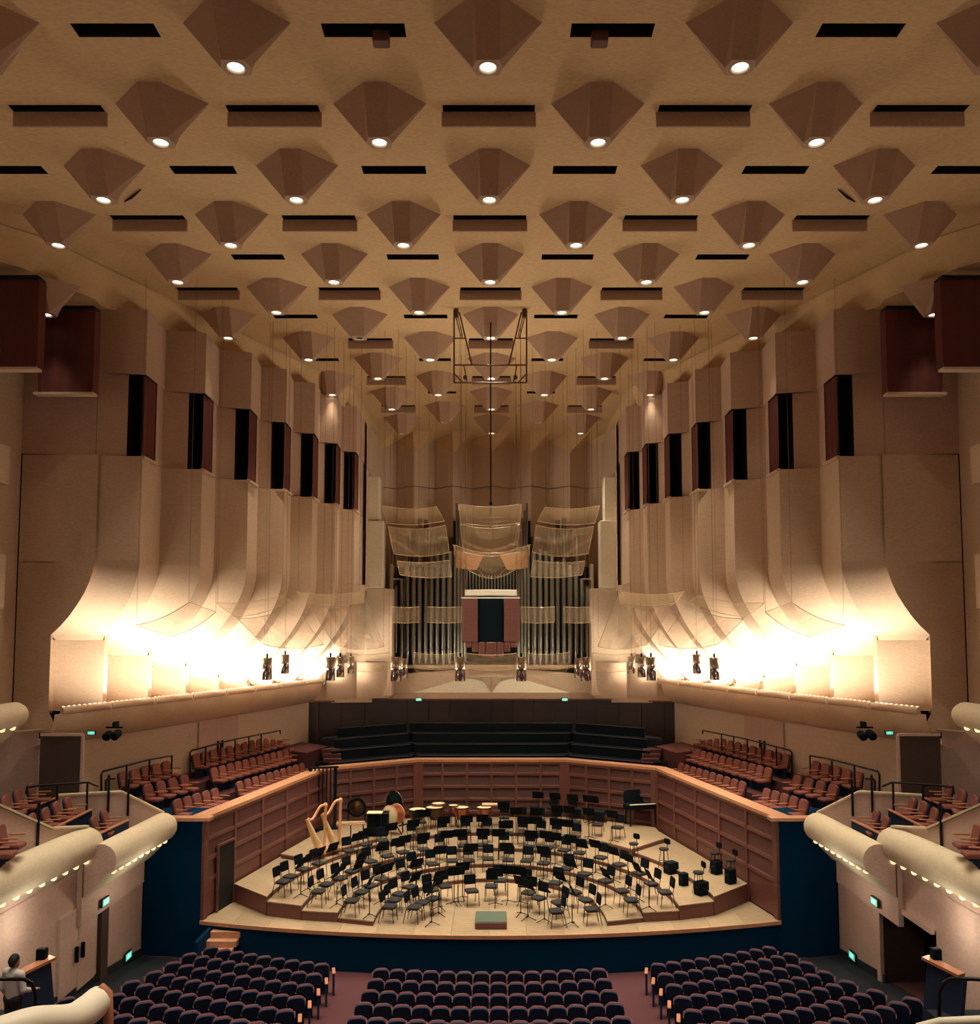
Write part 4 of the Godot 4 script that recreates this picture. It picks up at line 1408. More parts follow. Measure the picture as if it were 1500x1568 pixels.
func build_tier_seats(s: float) -> void:
	var w := side_word(s)
	var rows := [[[272, 343], [368, 473]], [[222, 298], [328, 457]], [[178, 269], [300, 437]]]
	for i in 3:
		for g in 2:
			var t0 := maxf(t_at(i, rows[i][g][0]), 0.045)
			var t1 := t_at(i, rows[i][g][1])
			var len := tier_pt(i, t0).distance_to(tier_pt(i, t1))
			var n := int(len / 0.56)
			for k in n:
				var p := mx(tier_pt(i, lerpf(t0, t1, (k + 0.5) / n)), s)
				var d := tier_pt(i, 1.0) - tier_pt(i, 0.0)
				var turn := atan2(-d.x, -d.z)           # along the row, then facing the hall
				var yaw := (turn - PI / 2) if s < 0.0 else -(turn - PI / 2)
				put_tier_seat("salmon %s tier seat, %s in the %s group, %s row up from the rail" % [w, nth(k), ["near", "far"][g], nth(i)], p, yaw, "salmon seats of the side tiers")
	# the boxes beside the parapets
	var spots := [[172, 1252, 23.7], [157, 1262, 23.0], [116, 1233, 23.5], [99, 1240, 22.9], [83, 1250, 22.3], [63, 1259, 21.7], [61, 1212, 23.5], [41, 1222, 22.7], [22, 1231, 21.9], [17, 1278, 18.9], [3, 1291, 18.4]]
	for k in spots.size():
		var q: Array = spots[k]
		var p := P(q[0], q[1], q[2])
		p.y -= 0.66
		put_tier_seat("salmon seat in the %s side boxes, %s counting from the stage end" % [w, nth(k)], mx(p, s), -PI / 2 + 0.2 if s < 0.0 else PI / 2 - 0.2, "salmon seats of the side boxes")
	var f := thing("trim_" + str(4 if s < 0.0 else 5), "dark carpeted steps under the %s box seats" % w, "box floor", Vector3.ZERO, 0.0, "", "structure")
	for q in [[-10.95, -11.35, 19.0, 25.6, 3.05], [-11.35, -12.2, 19.0, 25.6, 3.4], [-12.2, -14.5, 18.0, 24.6, 3.8]]:
		var st := mb()
		box(st, mx(V((q[0] + q[1]) / 2, (q[4] + 1.6) / 2 - 0.06, (q[2] + q[3]) / 2), s), Vector3(absf(q[0] - q[1]), q[4] - 1.6, q[3] - q[2]))
		obj("box_step", st, M.dark_carpet, f)
	# dark desks in front of the box seats
	for q in [[150, 1278, 22.4, 196, 1256, 24.0], [70, 1275, 21.6, 140, 1240, 23.7], [24, 1246, 22.0, 86, 1222, 23.9]]:
		var a := P(q[0], q[1], q[2])
		var b := P(q[3], q[4], q[5])
		var o := thing("box_screen", "dark low screen in front of a seat row of the %s boxes, %s" % [w, "front row" if q[0] == 150 else ("middle row" if q[0] == 70 else "back row")], "screen", Vector3.ZERO, 0.0, "dark screens in the side boxes")
		var st := mb()
		beam(st, mx(a - Vector3(0, 0.35, 0), s), mx(b - Vector3(0, 0.35, 0), s), 0.06, 0.7)
		obj("panel", st, M.navy, o)
		st = mb()
		beam(st, mx(a + Vector3(0, 0.01, 0), s), mx(b + Vector3(0, 0.01, 0), s), 0.10, 0.03)
		obj("cap", st, M.armrest, o)

func build_stalls() -> void:
	var src: Node3D = null
	var blocks := [["centre", -3.2, 3.2, 14], ["left", -8.75, -4.45, 10], ["right", 4.45, 8.75, 10]]
	for r in 7:
		for b in blocks:
			var n: int = b[3]
			var x0: float = b[1]
			var x1: float = b[2]
			if b[0] != "centre":
				var wide: float = [0.4, 0.1, 0.0, -0.1, -0.3, -0.6, -1.1][r]
				if b[0] == "left": x0 += wide
				else: x1 -= wide
				n = roundi((x1 - x0) / 0.415)
			for k in n:
				if b[0] == "centre" and r < 2 and (k == 3 or k == 10): pass
				var x := lerpf(x0, x1, (k + 0.5) / n)
				var D := 22.75 - 0.995 * r + sag(x)
				var turn := -asin(x / 20.0)
				var at := V(x, stalls_h(x, D), D)
				var lab := "dark-backed stalls seat, %s from left in the %s row of the %s block" % [nth(k), nth(r), b[0]]
				if src == null:
					src = make_seat("stalls_seat", "seat", 0.425, true)
					src.position = at
					src.rotation.y = turn
					tag(src, lab, "", "stalls seats")
				else: copy(src, lab, at, turn, "stalls seats")
	# aisle end panels of the side blocks
	for s in [-1.0, 1.0]:
		for r in 6:
			var x: float = 4.30 * s
			var D := 22.75 - 0.995 * r + sag(x)
			var o := thing("row_end", "row end panel with a tan armrest on the %s aisle, %s row" % [side_word(s), nth(r)], "seat end", V(x, stalls_h(x, D), D), -asin(x / 20.0), "aisle row ends")
			var st := mb()
			bbox(st, Vector3(0, 0.29, -0.02), Vector3(0.05, 0.58, 0.34), 0.012)
			obj("panel", st, M.navy, o)
			st = mb()
			bbox(st, Vector3(0, 0.61, -0.03), Vector3(0.09, 0.04, 0.40), 0.012)
			obj("armrest", st, M.armrest, o)

# ---------------------------------------------------------------- organ
func build_organ() -> void:
	var o := thing("pipe_organ", "large pipe organ with ranks of grey metal pipes in dark bays", "organ")
	var st := mb()
	quad(st, V(-5.2, 7.3, 43.9), V(5.2, 7.3, 43.9), V(5.2, 12.4, 43.9), V(-5.2, 12.4, 43.9))
	obj("case_back", st, M.pit, o)
	for s in [-1.0, 1.0]:
		# the tall flat of each side
		for k in 12:
			var x := 5.05 - 0.315 * k
			var top := 11.35 + minf(k * 0.36, 1.5) + (0.5 * sin(k * 1.3) if k > 4 else 0.0) * 0.5
			if k > 4: top = 12.9 + 0.35 * cos((k - 8) * 0.8)
			var r := 0.118 + (0.018 if k % 3 == 0 else 0.0)
			var D := 43.2 - 0.22 * sin(float(k % 6) / 5.0 * PI)
			st = mb()
			lathe(st, [Vector2(0.03, 7.0), Vector2(0.045, 7.1), Vector2(r, 7.75), Vector2(r, 7.85), Vector2(r, top), Vector2(r - 0.01, top + 0.01), Vector2(r - 0.012, top - 0.1)], 12, Transform3D(Basis(), V(x * s, 0, D)))
			# mouth
			box(st, V(x * s, 8.0, D - r * 0.95), Vector3(r * 1.2, 0.10, 0.02))
			obj("pipe", st, M.pipe, o)
		# a second, higher rank behind it
		for k in 8:
			var x := 4.55 - 0.34 * k
			var top := 14.0 + 1.1 * exp(-pow((k - 2.4) / 1.4, 2.0))
			st = mb()
			lathe(st, [Vector2(0.13, 12.0), Vector2(0.13, top), Vector2(0.11, top + 0.01)], 10, Transform3D(Basis(), V(x * s, 0, 43.75)))
			obj("pipe", st, M.pipe if k % 2 == 0 else M.bronze, o)
		# slim pair beside the dark openings
		for k in 3:
			st = mb()
			lathe(st, [Vector2(0.06, 11.8), Vector2(0.06, 15.0 + 0.4 * k), Vector2(0.05, 15.01 + 0.4 * k)], 8, Transform3D(Basis(), V((1.62 + 0.13 * k) * s, 0, 43.6)))
			obj("pipe", st, M.pipe, o)
		st = mb()
		bbox(st, V(1.82 * s, 14.25, 43.95), Vector3(0.50, 1.25, 0.5), 0.02)
		obj("dark_opening", st, M.pit, o)
		st = mb()
		bbox(st, V(5.28 * s, 9.9, 43.5), Vector3(0.16, 5.2, 0.9), 0.02)
		bbox(st, V(5.0 * s, 11.7, 43.2), Vector3(0.5, 0.06, 0.5), 0.01)
		obj("case_side", st, M.plaster, o)
		# bowed tan gallery fronts either side of the centre
		st = mb()
		grid(st, 8, 4, func(u: float, v: float) -> Vector3:
			var x := lerpf(1.95, 0.35 + 0.45 * v, u)
			return V(x * s, lerpf(13.2, 12.3, v) - 0.16 * sin(u * PI / 2), 43.0 - 0.5 * sin(u * PI / 2)))
		obj("gallery_front", st, M.gallery, o)
	# fine pipes in the middle over the cabinet
	for k in 17:
		var x := -1.32 + 0.165 * k
		st = mb()
		lathe(st, [Vector2(0.05, 10.2), Vector2(0.05, 12.15 - 0.25 * sin(k / 16.0 * PI)), Vector2(0.04, 12.16 - 0.25 * sin(k / 16.0 * PI))], 8, Transform3D(Basis(), V(x, 0, 43.3)))
		obj("pipe", st, M.pipe, o)
	# narrow feet pipes either side of the cabinet
	for s in [-1.0, 1.0]:
		for k in 3:
			st = mb()
			lathe(st, [Vector2(0.03, 7.2), Vector2(0.07, 7.7), Vector2(0.07, 12.3), Vector2(0.06, 12.31)], 8, Transform3D(Basis(), V((1.40 + 0.17 * k) * s, 0, 42.9)))
			obj("pipe", st, M.pipe, o)
	# the pipe rail
	st = mb()
	bbox(st, V(0, 7.12, 43.1), Vector3(10.4, 0.16, 0.7), 0.03)
	obj("pipe_rail", st, M.plaster, o)
	# brown cabinet in the middle
	var D := 40.5
	var c := thing("speaker_cabinet", "reddish brown hanging cabinet with a dark middle panel in front of the organ", "cabinet")
	var a := P(708, 912, D)
	var b := P(795.5, 983, D)
	for q in [[708.0, 731.0, M.red_wood, 0.0], [731.5, 771.0, M.black, 0.14], [771.5, 795.5, M.red_wood, 0.0]]:
		var l := P(q[0], 912, D)
		var r := P(q[1], 983, D)
		st = mb()
		bbox(st, Vector3((l.x + r.x) / 2, (l.y + r.y) / 2, -D - 0.35 - q[3]), Vector3(r.x - l.x, l.y - r.y, 0.7), 0.03)
		obj("side_panel" if q[3] == 0.0 else "grille", st, q[2], c)
	var lobes := [[-1.30, -0.95, 0.28], [-0.95, -0.62, 0.50], [-0.62, -0.28, 0.72], [-0.28, 0.28, 0.80], [0.28, 0.62, 0.72], [0.62, 0.95, 0.50], [0.95, 1.30, 0.28]]
	for q in lobes:
		st = mb()
		var cx: float = (a.x + b.x) / 2
		bbox(st, Vector3(cx + (q[0] + q[1]) / 2, b.y - q[2] / 2, -D - 0.3), Vector3(q[1] - q[0] - 0.01, q[2], 0.6), 0.05)
		obj("base_block", st, M.red_wood, c)
	var w0 := P(712, 908, D - 0.3)
	var w1 := P(791, 908, D - 0.3)
	st = mb()
	tube(st, [w0, w0.lerp(w1, 0.5) + Vector3(0, 0.02, 0), w1], 0.16, 12)
	obj("white_roll", st, M.white_paint, c)
	st = mb()
	beam(st, w0 + Vector3(-0.2, -0.24, 0), w1 + Vector3(0.15, -0.24, 0), 0.5, 0.05)
	obj("white_tray", st, M.white_paint, c)
	st = mb()
	for q in [712.0, 791.0]:
		var p := P(q, 905, D)
		tube(st, [p, Vector3(p.x, CEIL, p.z)], 0.012, 5)
	obj("wire", st, M.wire, c)

# ---------------------------------------------------------------- acrylic reflectors
func quad_pt(q: Array, D0: float, D1: float, u: float, v: float, bulge: float) -> Vector3:   # q: four corners in the order tl tr bl br, at depths D0 (top) and D1 (bottom)
	var tl := P(q[0], q[1], D0)
	var tr := P(q[2], q[3], D0)
	var bl := P(q[4], q[5], D1)
	var br := P(q[6], q[7], D1)
	var p := tl.lerp(tr, u).lerp(bl.lerp(br, u), v)
	p.y -= bulge * sin(u * PI)
	p.z += bulge * 0.6 * sin(v * PI)
	return p
func reflector(label: String, parts: Array, wires: Array, s: float) -> void:
	var o := thing("acrylic_reflector", label, "reflector", Vector3.ZERO, 0.0, "clear acrylic sound reflectors")
	for q in parts:
		var f := func(u: float, v: float) -> Vector3: return mx(quad_pt(q[1], q[2], q[3], u, v, q[4]), s)
		var st := mb()
		sheet(st, 12, 6, f, Vector3(0, 0.0, -0.012))
		obj(q[0], st, M.acrylic, o)
		st = mb()
		for v in [0.0, 1.0]:
			var pl := []
			for k in 13: pl.append(f.call(k / 12.0, v))
			tube(st, pl, 0.011, 5)
		for u in [0.0, 1.0]:
			var pl := []
			for k in 7: pl.append(f.call(u, k / 6.0))
			tube(st, pl, 0.008, 5)
		obj("edge", st, M.acrylic_edge, o)
	for w in wires:
		var p := mx(P(w[0], w[1], w[2]), s)
		var st := mb()
		tube(st, [p, Vector3(p.x, CEIL - 0.02, p.z)], 0.0045, 4)
		obj("wire", st, M.wire, o)
func build_reflectors() -> void:
	reflector("clear acrylic reflector over the stage centre, uppermost, catching a bright highlight", [
		["flange", [702, 772, 798, 772, 705, 801, 796, 801], 28.6, 28.3, 0.10], ["bowl", [704, 803, 796, 803, 710, 846, 791, 846], 28.3, 30.2, 0.14], ["lower_sheet", [693, 834, 812, 834, 716, 873, 788, 873], 30.4, 31.6, 0.32]],
		[[703, 772, 28.6], [797, 772, 28.6], [712, 846, 30.2], [790, 846, 30.2]], -1.0)
	for s in [-1.0, 1.0]:
		var w := side_word(s)
		reflector("clear acrylic reflector in front of the %s half of the organ, uppermost" % w, [
			["flange", [585, 774, 668, 776, 592, 801, 680, 798], 29.0, 28.7, 0.10], ["bowl", [594, 806, 682, 804, 603, 848, 688, 846], 28.7, 30.4, 0.12], ["lower_sheet", [608, 859, 687, 858, 612, 880, 692, 883], 30.8, 31.4, 0.08]],
			[[587, 774, 29.0], [667, 776, 29.0], [604, 848, 30.4], [687, 846, 30.4]], s)
		reflector("faint clear acrylic strip low before the %s organ pipes, outer" % w, [["bowl", [600, 929, 641, 929, 600, 953, 641, 953], 33.5, 33.9, 0.03]], [[601, 929, 33.5], [640, 929, 33.5]], s)
		reflector("faint clear acrylic strip low before the %s organ pipes, inner" % w, [["bowl", [655, 929, 707, 929, 655, 953, 706, 953], 33.5, 33.9, 0.03]], [[656, 929, 33.5], [706, 929, 33.5]], s)
		reflector("clear rippled acrylic reflector at the foot of the %s organ pipes" % w, [["bowl", [632, 999, 706, 999, 634, 1022, 704, 1022], 31.6, 32.4, 0.08], ["flange", [634, 1023, 704, 1023, 640, 1031, 700, 1031], 32.4, 32.5, 0.06]], [[633, 999, 31.6], [705, 999, 31.6]], s)
		reflector("clear acrylic reflector strip beside the %s organ corner, low" % w, [["bowl", [530, 999, 596, 999, 536, 1026, 597, 1026], 31.0, 31.8, 0.08]], [[531, 999, 31.0], [595, 999, 31.0]], s)
		reflector("large clear acrylic reflector hanging before the %s wall beside the organ" % w, [
			["flange", [455, 906, 551, 906, 470, 924, 561, 922], 28.4, 28.0, 0.10], ["bowl", [472, 926, 562, 924, 512, 987, 588, 990], 28.0, 30.4, 0.14]],
			[[456, 906, 28.4], [550, 906, 28.4], [513, 987, 30.4], [587, 990, 30.4]], s)
		reflector("large clear tilted acrylic reflector before the %s light coves" % w, [
			["flange", [331, 923, 433, 911, 361, 945, 446, 921], 26.4, 26.0, 0.10], ["bowl", [363, 947, 450, 925, 404, 987, 495, 987], 26.0, 28.2, 0.14]],
			[[333, 923, 26.4], [432, 911, 26.4], [405, 987, 28.2], [494, 987, 28.2]], s)
		reflector("clear acrylic reflector floating before the nearest %s coves" % w, [["bowl", [208, 957, 290, 922, 262, 975, 331, 937], 24.6, 25.8, 0.12]], [[209, 957, 24.6], [289, 922, 24.6], [330, 937, 25.8]], s)
	reflector("clear rippled acrylic reflector low under the brown central cabinet", [["bowl", [713, 1000, 791, 1000, 715, 1024, 789, 1024], 31.4, 32.2, 0.08], ["flange", [715, 1025, 789, 1025, 720, 1036, 784, 1036], 32.2, 32.3, 0.06]], [[714, 1000, 31.4], [790, 1000, 31.4]], -1.0)

# ---------------------------------------------------------------- chrome downlight cylinders
func build_cans() -> void:
	var list := [[409.0, 1007.0, 1041.0, 28.0, 1.0, "outermost, before the coves"], [436.5, 1002.0, 1032.0, 30.5, 0.95, "second from the wall"], [506.0, 1006.0, 1042.0, 28.6, 1.0, "third from the wall"], [521.0, 1006.0, 1037.0, 30.2, 0.9, "fourth from the wall"], [537.0, 1005.0, 1031.0, 33.0, 0.8, "fifth, smaller"], [606.0, 1006.0, 1043.0, 28.8, 1.1, "below the organ corner"], [618.5, 1008.0, 1038.0, 30.8, 0.8, "behind the one below the organ corner"], [704.5, 1006.0, 1043.0, 28.6, 1.05, "beside the central cabinet"]]
	for s in [-1.0, 1.0]:
		for q in list:
			var a := mx(P(q[0], q[1], q[3]), s)
			var b := mx(P(q[0], q[2], q[3]), s)
			var h := a.y - b.y
			var r: float = 0.165 * q[4]
			var o := thing("cylinder_lamp", "hanging chrome cylinder lamp on the %s, %s" % [side_word(s), q[5]], "lamp", Vector3(a.x, b.y, a.z), 0.0, "hanging chrome cylinder lamps")
			var st := mb()
			lathe(st, [Vector2(r - 0.012, 0.05), Vector2(r - 0.006, 0.0), Vector2(r, 0.004), Vector2(r, h - 0.01), Vector2(r - 0.01, h), Vector2(0.0, h)], 20)
			var cyl := obj("cylinder", st, M.chrome, o)
			st = mb()
			lathe(st, [Vector2(0.0, 0.06), Vector2(r - 0.014, 0.05)], 14)
			obj("lamp_disc", st, M.lamp, cyl)
			st = mb()
			tube(st, [Vector3(0, h, 0), Vector3(0, h + 0.14, 0)], 0.035, 8)
			obj("cap", st, M.black, o)
			st = mb()
			tube(st, [Vector3(0, h + 0.14, 0), Vector3(0, CEIL - 0.02 - b.y, 0)], 0.006, 4)
			obj("wire", st, M.wire, o)
			var l := SpotLight3D.new()
			l.name = "lamp_light"
			l.position = Vector3(0, -0.04, 0)
			l.rotation.x = -PI / 2
			l.light_color = WARM
			l.light_energy = L_CAN
			l.light_size = 0.1
			l.spot_range = 60.0
			l.spot_angle = 48.0
			l.spot_angle_attenuation = 0.9
			l.spot_attenuation = 2.0
			l.shadow_enabled = true
			o.add_child(l)

# ---------------------------------------------------------------- lifting frame under the ceiling
func build_truss() -> void:
	var D := 27.0
	var o := thing("lifting_frame", "brown tubular lifting frame hung from the ceiling over the stage centre", "frame")
	var br := func(x0: float, y0: float, x1: float, y1: float, r: float, m: String, d := 0.0) -> void:
		var st := mb()
		tube(st, [P(x0, y0, D + d), P(x1, y1, D + d)], r, 6)
		obj(m, st, M.truss_paint, o)
	for s in [-1.0, 1.0]:
		var X := func(x: float) -> float: return 750.5 + (x - 750.5) * -s
		br.call(X.call(695), 476, X.call(695), 586, 0.030, "upright")
		br.call(X.call(703), 478, X.call(722), 558, 0.028, "brace")
		br.call(X.call(698), 486, X.call(706), 518, 0.018, "brace", 0.1)
		br.call(X.call(699), 476, X.call(708), 516, 0.018, "brace", -0.1)
		br.call(X.call(695), 518, X.call(712), 518, 0.022, "cross_bar")
		br.call(X.call(710), 560, X.call(715), 585, 0.020, "brace")
		br.call(X.call(696), 573, X.call(708), 586, 0.020, "brace")
		var st := mb()
		var p := P(X.call(698), 480, D)
		bbox(st, p, Vector3(0.17, 0.28, 0.17), 0.02)
		obj("winch_head", st, M.truss_paint, o)
		st = mb()
		var q := P(X.call(712), 578, D)
		lathe(st, [Vector2(0, -0.05), Vector2(0.07, -0.05), Vector2(0.07, 0.05), Vector2(0, 0.05)], 10, Transform3D(Basis(Vector3.RIGHT, PI / 2), q))
		obj("pulley", st, M.truss_paint, o)
		st = mb()
		tube(st, [p, Vector3(p.x, CEIL, p.z)], 0.03, 6)
		obj("hanger", st, M.truss_paint, o)
	br.call(695, 559, 806, 559, 0.026, "cross_bar")
	br.call(695, 586, 806, 586, 0.026, "cross_bar")
	for s in [-1.0, 1.0]:
		var p := P(750.5 + 167.0 * s, 60, 14.3)
		var t := thing("ceiling_speaker", "small brown box hanging below a top row ceiling slot, %s of centre" % side_word(s), "speaker", p, 0.0, "small ceiling boxes")
		var sb := mb()
		bbox(sb, Vector3.ZERO, Vector3(0.30, 0.20, 0.24), 0.02)
		obj("box_body", sb, M.truss_paint, t)
		sb = mb()
		tube(sb, [Vector3(0, 0.1, 0), Vector3(0, CEIL - 0.01 - p.y, 0)], 0.02, 6)
		obj("hanger", sb, M.truss_paint, t)
		t = thing("ceiling_hatch", "open triangular dark hatch flap beside a %s ceiling pod of the third row" % side_word(s), "hatch", Vector3.ZERO, 0.0, "triangular ceiling hatches")
		sb = mb()
		var tri_px := [[190, 309], [203, 303], [216, 290]]
		var tv := PackedVector2Array()
		for q in tri_px:
			var g := Hh(q[0], q[1], CEIL - 0.03)
			tv.append(Vector2(-g.x * s, -g.z))
		prism(sb, tv, CEIL - 0.05, CEIL - 0.012, true, true, true)
		obj("flap", sb, M.slot_black, t)
	var c := thing("centre_cable", "thick black cable hanging down the middle to the central reflector", "cable")
	var st := mb()
	var a := P(751, 560, 27.1)
	var b := P(751.2, 771, 28.5)
	tube(st, [Vector3(a.x, CEIL, a.z), a, b], 0.026, 6)
	obj("cable", st, M.black, c)
	st = mb()
	bbox(st, b, Vector3(0.1, 0.12, 0.1), 0.02)
	obj("clamp", st, M.black, c)

# ---------------------------------------------------------------- riser platforms of the orchestra
const RA := [3.55, 4.70, 5.85, 7.05]
const RB := [3.9, 5.2, 6.9, 8.8]
const RH := [0.0, 0.15, 0.30, 0.45, 0.60, 0.75]
func arc_poly(k: int) -> PackedVector2Array:
	var p := PackedVector2Array([Vector2(-RA[k], 23.5)])
	for i in 41:
		var a := PI - PI * i / 40.0
		p.append(Vector2(RA[k] * cos(a), 26.0 + RB[k] * sin(a)))
	p.append(Vector2(RA[k], 23.5))
	return p
func wing_poly(s: float) -> PackedVector2Array:
	if s < 0.0: return PackedVector2Array([Vector2(-7.75, 30.8), Vector2(-6.6, 30.2), Vector2(-5.7, 31.6), Vector2(-4.4, 33.3), Vector2(-5.2, 35.9), Vector2(-6.9, 34.9)])
	return PackedVector2Array([Vector2(4.3, 32.7), Vector2(5.3, 31.5), Vector2(6.9, 33.1), Vector2(6.85, 34.9), Vector2(5.0, 36.0)])
func tier_of(x: float, D: float) -> int:
	if Geometry2D.is_point_in_polygon(Vector2(x, D), wing_poly(-1.0)) or Geometry2D.is_point_in_polygon(Vector2(x, D), wing_poly(1.0)): return 5
	var n := 0
	for k in 4:
		var inside: bool = absf(x) < RA[k] if D < 26.0 else pow(x / RA[k], 2.0) + pow((D - 26.0) / RB[k], 2.0) < 1.0
		if not inside: n = k + 1
	if D < 25.4: n = 0
	return n
func build_risers() -> void:
	var area := PackedVector2Array([Vector2(-8.5, 27.75), Vector2(-7.05, 26.42), Vector2(-5.85, 26.02), Vector2(-4.73, 25.85), Vector2(-3.5, 25.5), Vector2(3.5, 25.5), Vector2(4.73, 25.85), Vector2(5.85, 26.02), Vector2(7.05, 26.42), Vector2(8.5, 27.75), Vector2(6.93, 35.3), Vector2(3.28, 37.55), Vector2(-3.28, 37.55), Vector2(-6.93, 35.3)])
	for k in 4:
		var o := thing("riser_platform", "pale wooden orchestra riser with red-brown edges, %s step up from the stage floor" % nth(k), "platform", Vector3.ZERO, 0.0, "orchestra risers")
		var regions: Array = Geometry2D.clip_polygons(area, arc_poly(k))
		if k < 3:
			var r2 := []
			for r in regions: r2.append_array(Geometry2D.intersect_polygons(r, arc_poly(k + 1)))
			regions = r2
		for s in [-1.0, 1.0]:
			var cut := []
			for r in regions: cut.append_array(Geometry2D.clip_polygons(r, wing_poly(s)))
			regions = cut
		var h: float = RH[k + 1]
		# split into deck sections by angle about the conductor
		for w in 9:
			var a0 := PI * (-0.15 + 1.3 * w / 9.0)
			var a1 := PI * (-0.15 + 1.3 * (w + 1) / 9.0)
			var wedge := PackedVector2Array([Vector2(0, 25.2), Vector2(20 * cos(a0), 25.2 + 20 * sin(a0)), Vector2(22 * cos((a0 + a1) / 2), 25.2 + 22 * sin((a0 + a1) / 2)), Vector2(20 * cos(a1), 25.2 + 20 * sin(a1))])
			for r in regions:
				for c in Geometry2D.intersect_polygons(r, wedge):
					var st := mb()
					prism(st, c, h - 0.03, h, true, true)
					obj("deck", st, M.deck if (w + k) % 2 == 0 else M.deck_b, o)
		for r in regions:
			var st := mb()
			var ins: Array = Geometry2D.offset_polygon(r, -0.012)
			for c in ins: prism(st, c, 0.0, h - 0.03, false, true)
			obj("fascia", st, M.red_wood, o)
	for s in [-1.0, 1.0]:
		var o := thing("riser_platform", "highest wooden riser at the %s, %s" % ["back left" if s < 0.0 else "back right", "under the two harps" if s < 0.0 else "beside the black keyboard"], "platform", Vector3.ZERO, 0.0, "orchestra risers")
		var st := mb()
		prism(st, wing_poly(s), 0.72, 0.76)
		obj("deck", st, M.deck, o)
		st = mb()
		prism(st, Geometry2D.offset_polygon(wing_poly(s), -0.012)[0], 0.0, 0.72, false)
		obj("fascia", st, M.red_wood, o)

# ---------------------------------------------------------------- orchestra chairs and stands
func make_chair() -> Node3D:      # the sitter looks along -z
	var o := thing("orchestra_chair", "x", "chair", Vector3.ZERO, 0.0, "black orchestra chairs")
	o.set_meta("base", "orchestra_chair")
	var st := mb()
	pad(st, rrect(0.43, 0.42, 0.10, 3), 0.425, 0.49, 0.022, Transform3D(Basis(Vector3.RIGHT, Vector3(0, 0, -1), Vector3.UP), Vector3(0, 0, 0.20)))
	obj("seat", st, M.black_pad, o)
	var lean := Transform3D(Basis(Vector3.RIGHT, 0.14), Vector3(0, 0.60, 0.215))
	st = mb()
	pad(st, rrect(0.40, 0.31, 0.05, 3), -0.02, 0.03, 0.012, lean)
	obj("backrest", st, M.black, o)
	for x in [-0.19, 0.19]:
		st = mb()
		tube(st, [Vector3(x, 0.43, -0.16), Vector3(x * 1.05, 0.0, -0.20)], 0.012, 6)
		obj("leg", st, M.steel_dark, o)
		st = mb()
		tube(st, [Vector3(x * 1.06, 0.0, 0.29), Vector3(x, 0.44, 0.19), Vector3(x * 0.98, 0.62, 0.222), Vector3(x * 0.98, 0.88, 0.262)], 0.012, 6)
		obj("leg", st, M.steel_dark, o)
	st = mb()
	tube(st, [Vector3(-0.19, 0.415, -0.16), Vector3(0.19, 0.415, -0.16), Vector3(0.19, 0.415, 0.18), Vector3(-0.19, 0.415, 0.18), Vector3(-0.19, 0.415, -0.16)], 0.011, 5)
	obj("frame", st, M.steel_dark, o)
	return o
func make_stand() -> Node3D:      # the player sits on the +z side
	var o := thing("music_stand", "x", "music stand", Vector3.ZERO, 0.0, "black music stands")
	o.set_meta("base", "music_stand")
	var st := mb()
	var tilt := Transform3D(Basis(Vector3.RIGHT, -0.42), Vector3(0, 0.92, 0.06))
	pad(st, rrect(0.50, 0.34, 0.03, 2), 0.0, 0.012, 0.004, tilt)
	obj("desk", st, M.black, o)
	st = mb()
	bbox(st, Vector3(0, 0.005, 0.03), Vector3(0.50, 0.012, 0.07), 0.003, tilt)
	obj("ledge", st, M.black, o)
	st = mb()
	tube(st, [Vector3(0, 0.06, 0), Vector3(0, 0.62, 0)], 0.016, 6)
	tube(st, [Vector3(0, 0.60, 0), Vector3(0, 1.05, 0)], 0.010, 6)
	obj("pole", st, M.black, o)
	for k in 3:
		var a := TAU * k / 3.0 + 0.5
		st = mb()
		tube(st, [Vector3(0, 0.10, 0), Vector3(cos(a) * 0.16, 0.045, sin(a) * 0.16), Vector3(cos(a) * 0.27, 0.008, sin(a) * 0.27)], 0.012, 5)
		obj("foot", st, M.black, o)
	return o
func on_stage(px: float, py: float, dh: float) -> Vector3:      # where a point dh above its platform stands; y is the platform's height
	var best := Vector3.ZERO
	var gap := 99.0
	for k in 6:
		var p := Hh(px, py, RH[k] + dh)
		var t := tier_of(p.x, -p.z)
		if absi(t - k) < gap:
			gap = absi(t - k)
			best = Vector3(p.x, RH[t], p.z)
	return best
func face(from: Vector3, to: Vector3) -> float:
	var d := to - from
	return atan2(-d.x, -d.z)
const PODIUM := Vector3(0.0, 0.0, -25.2)
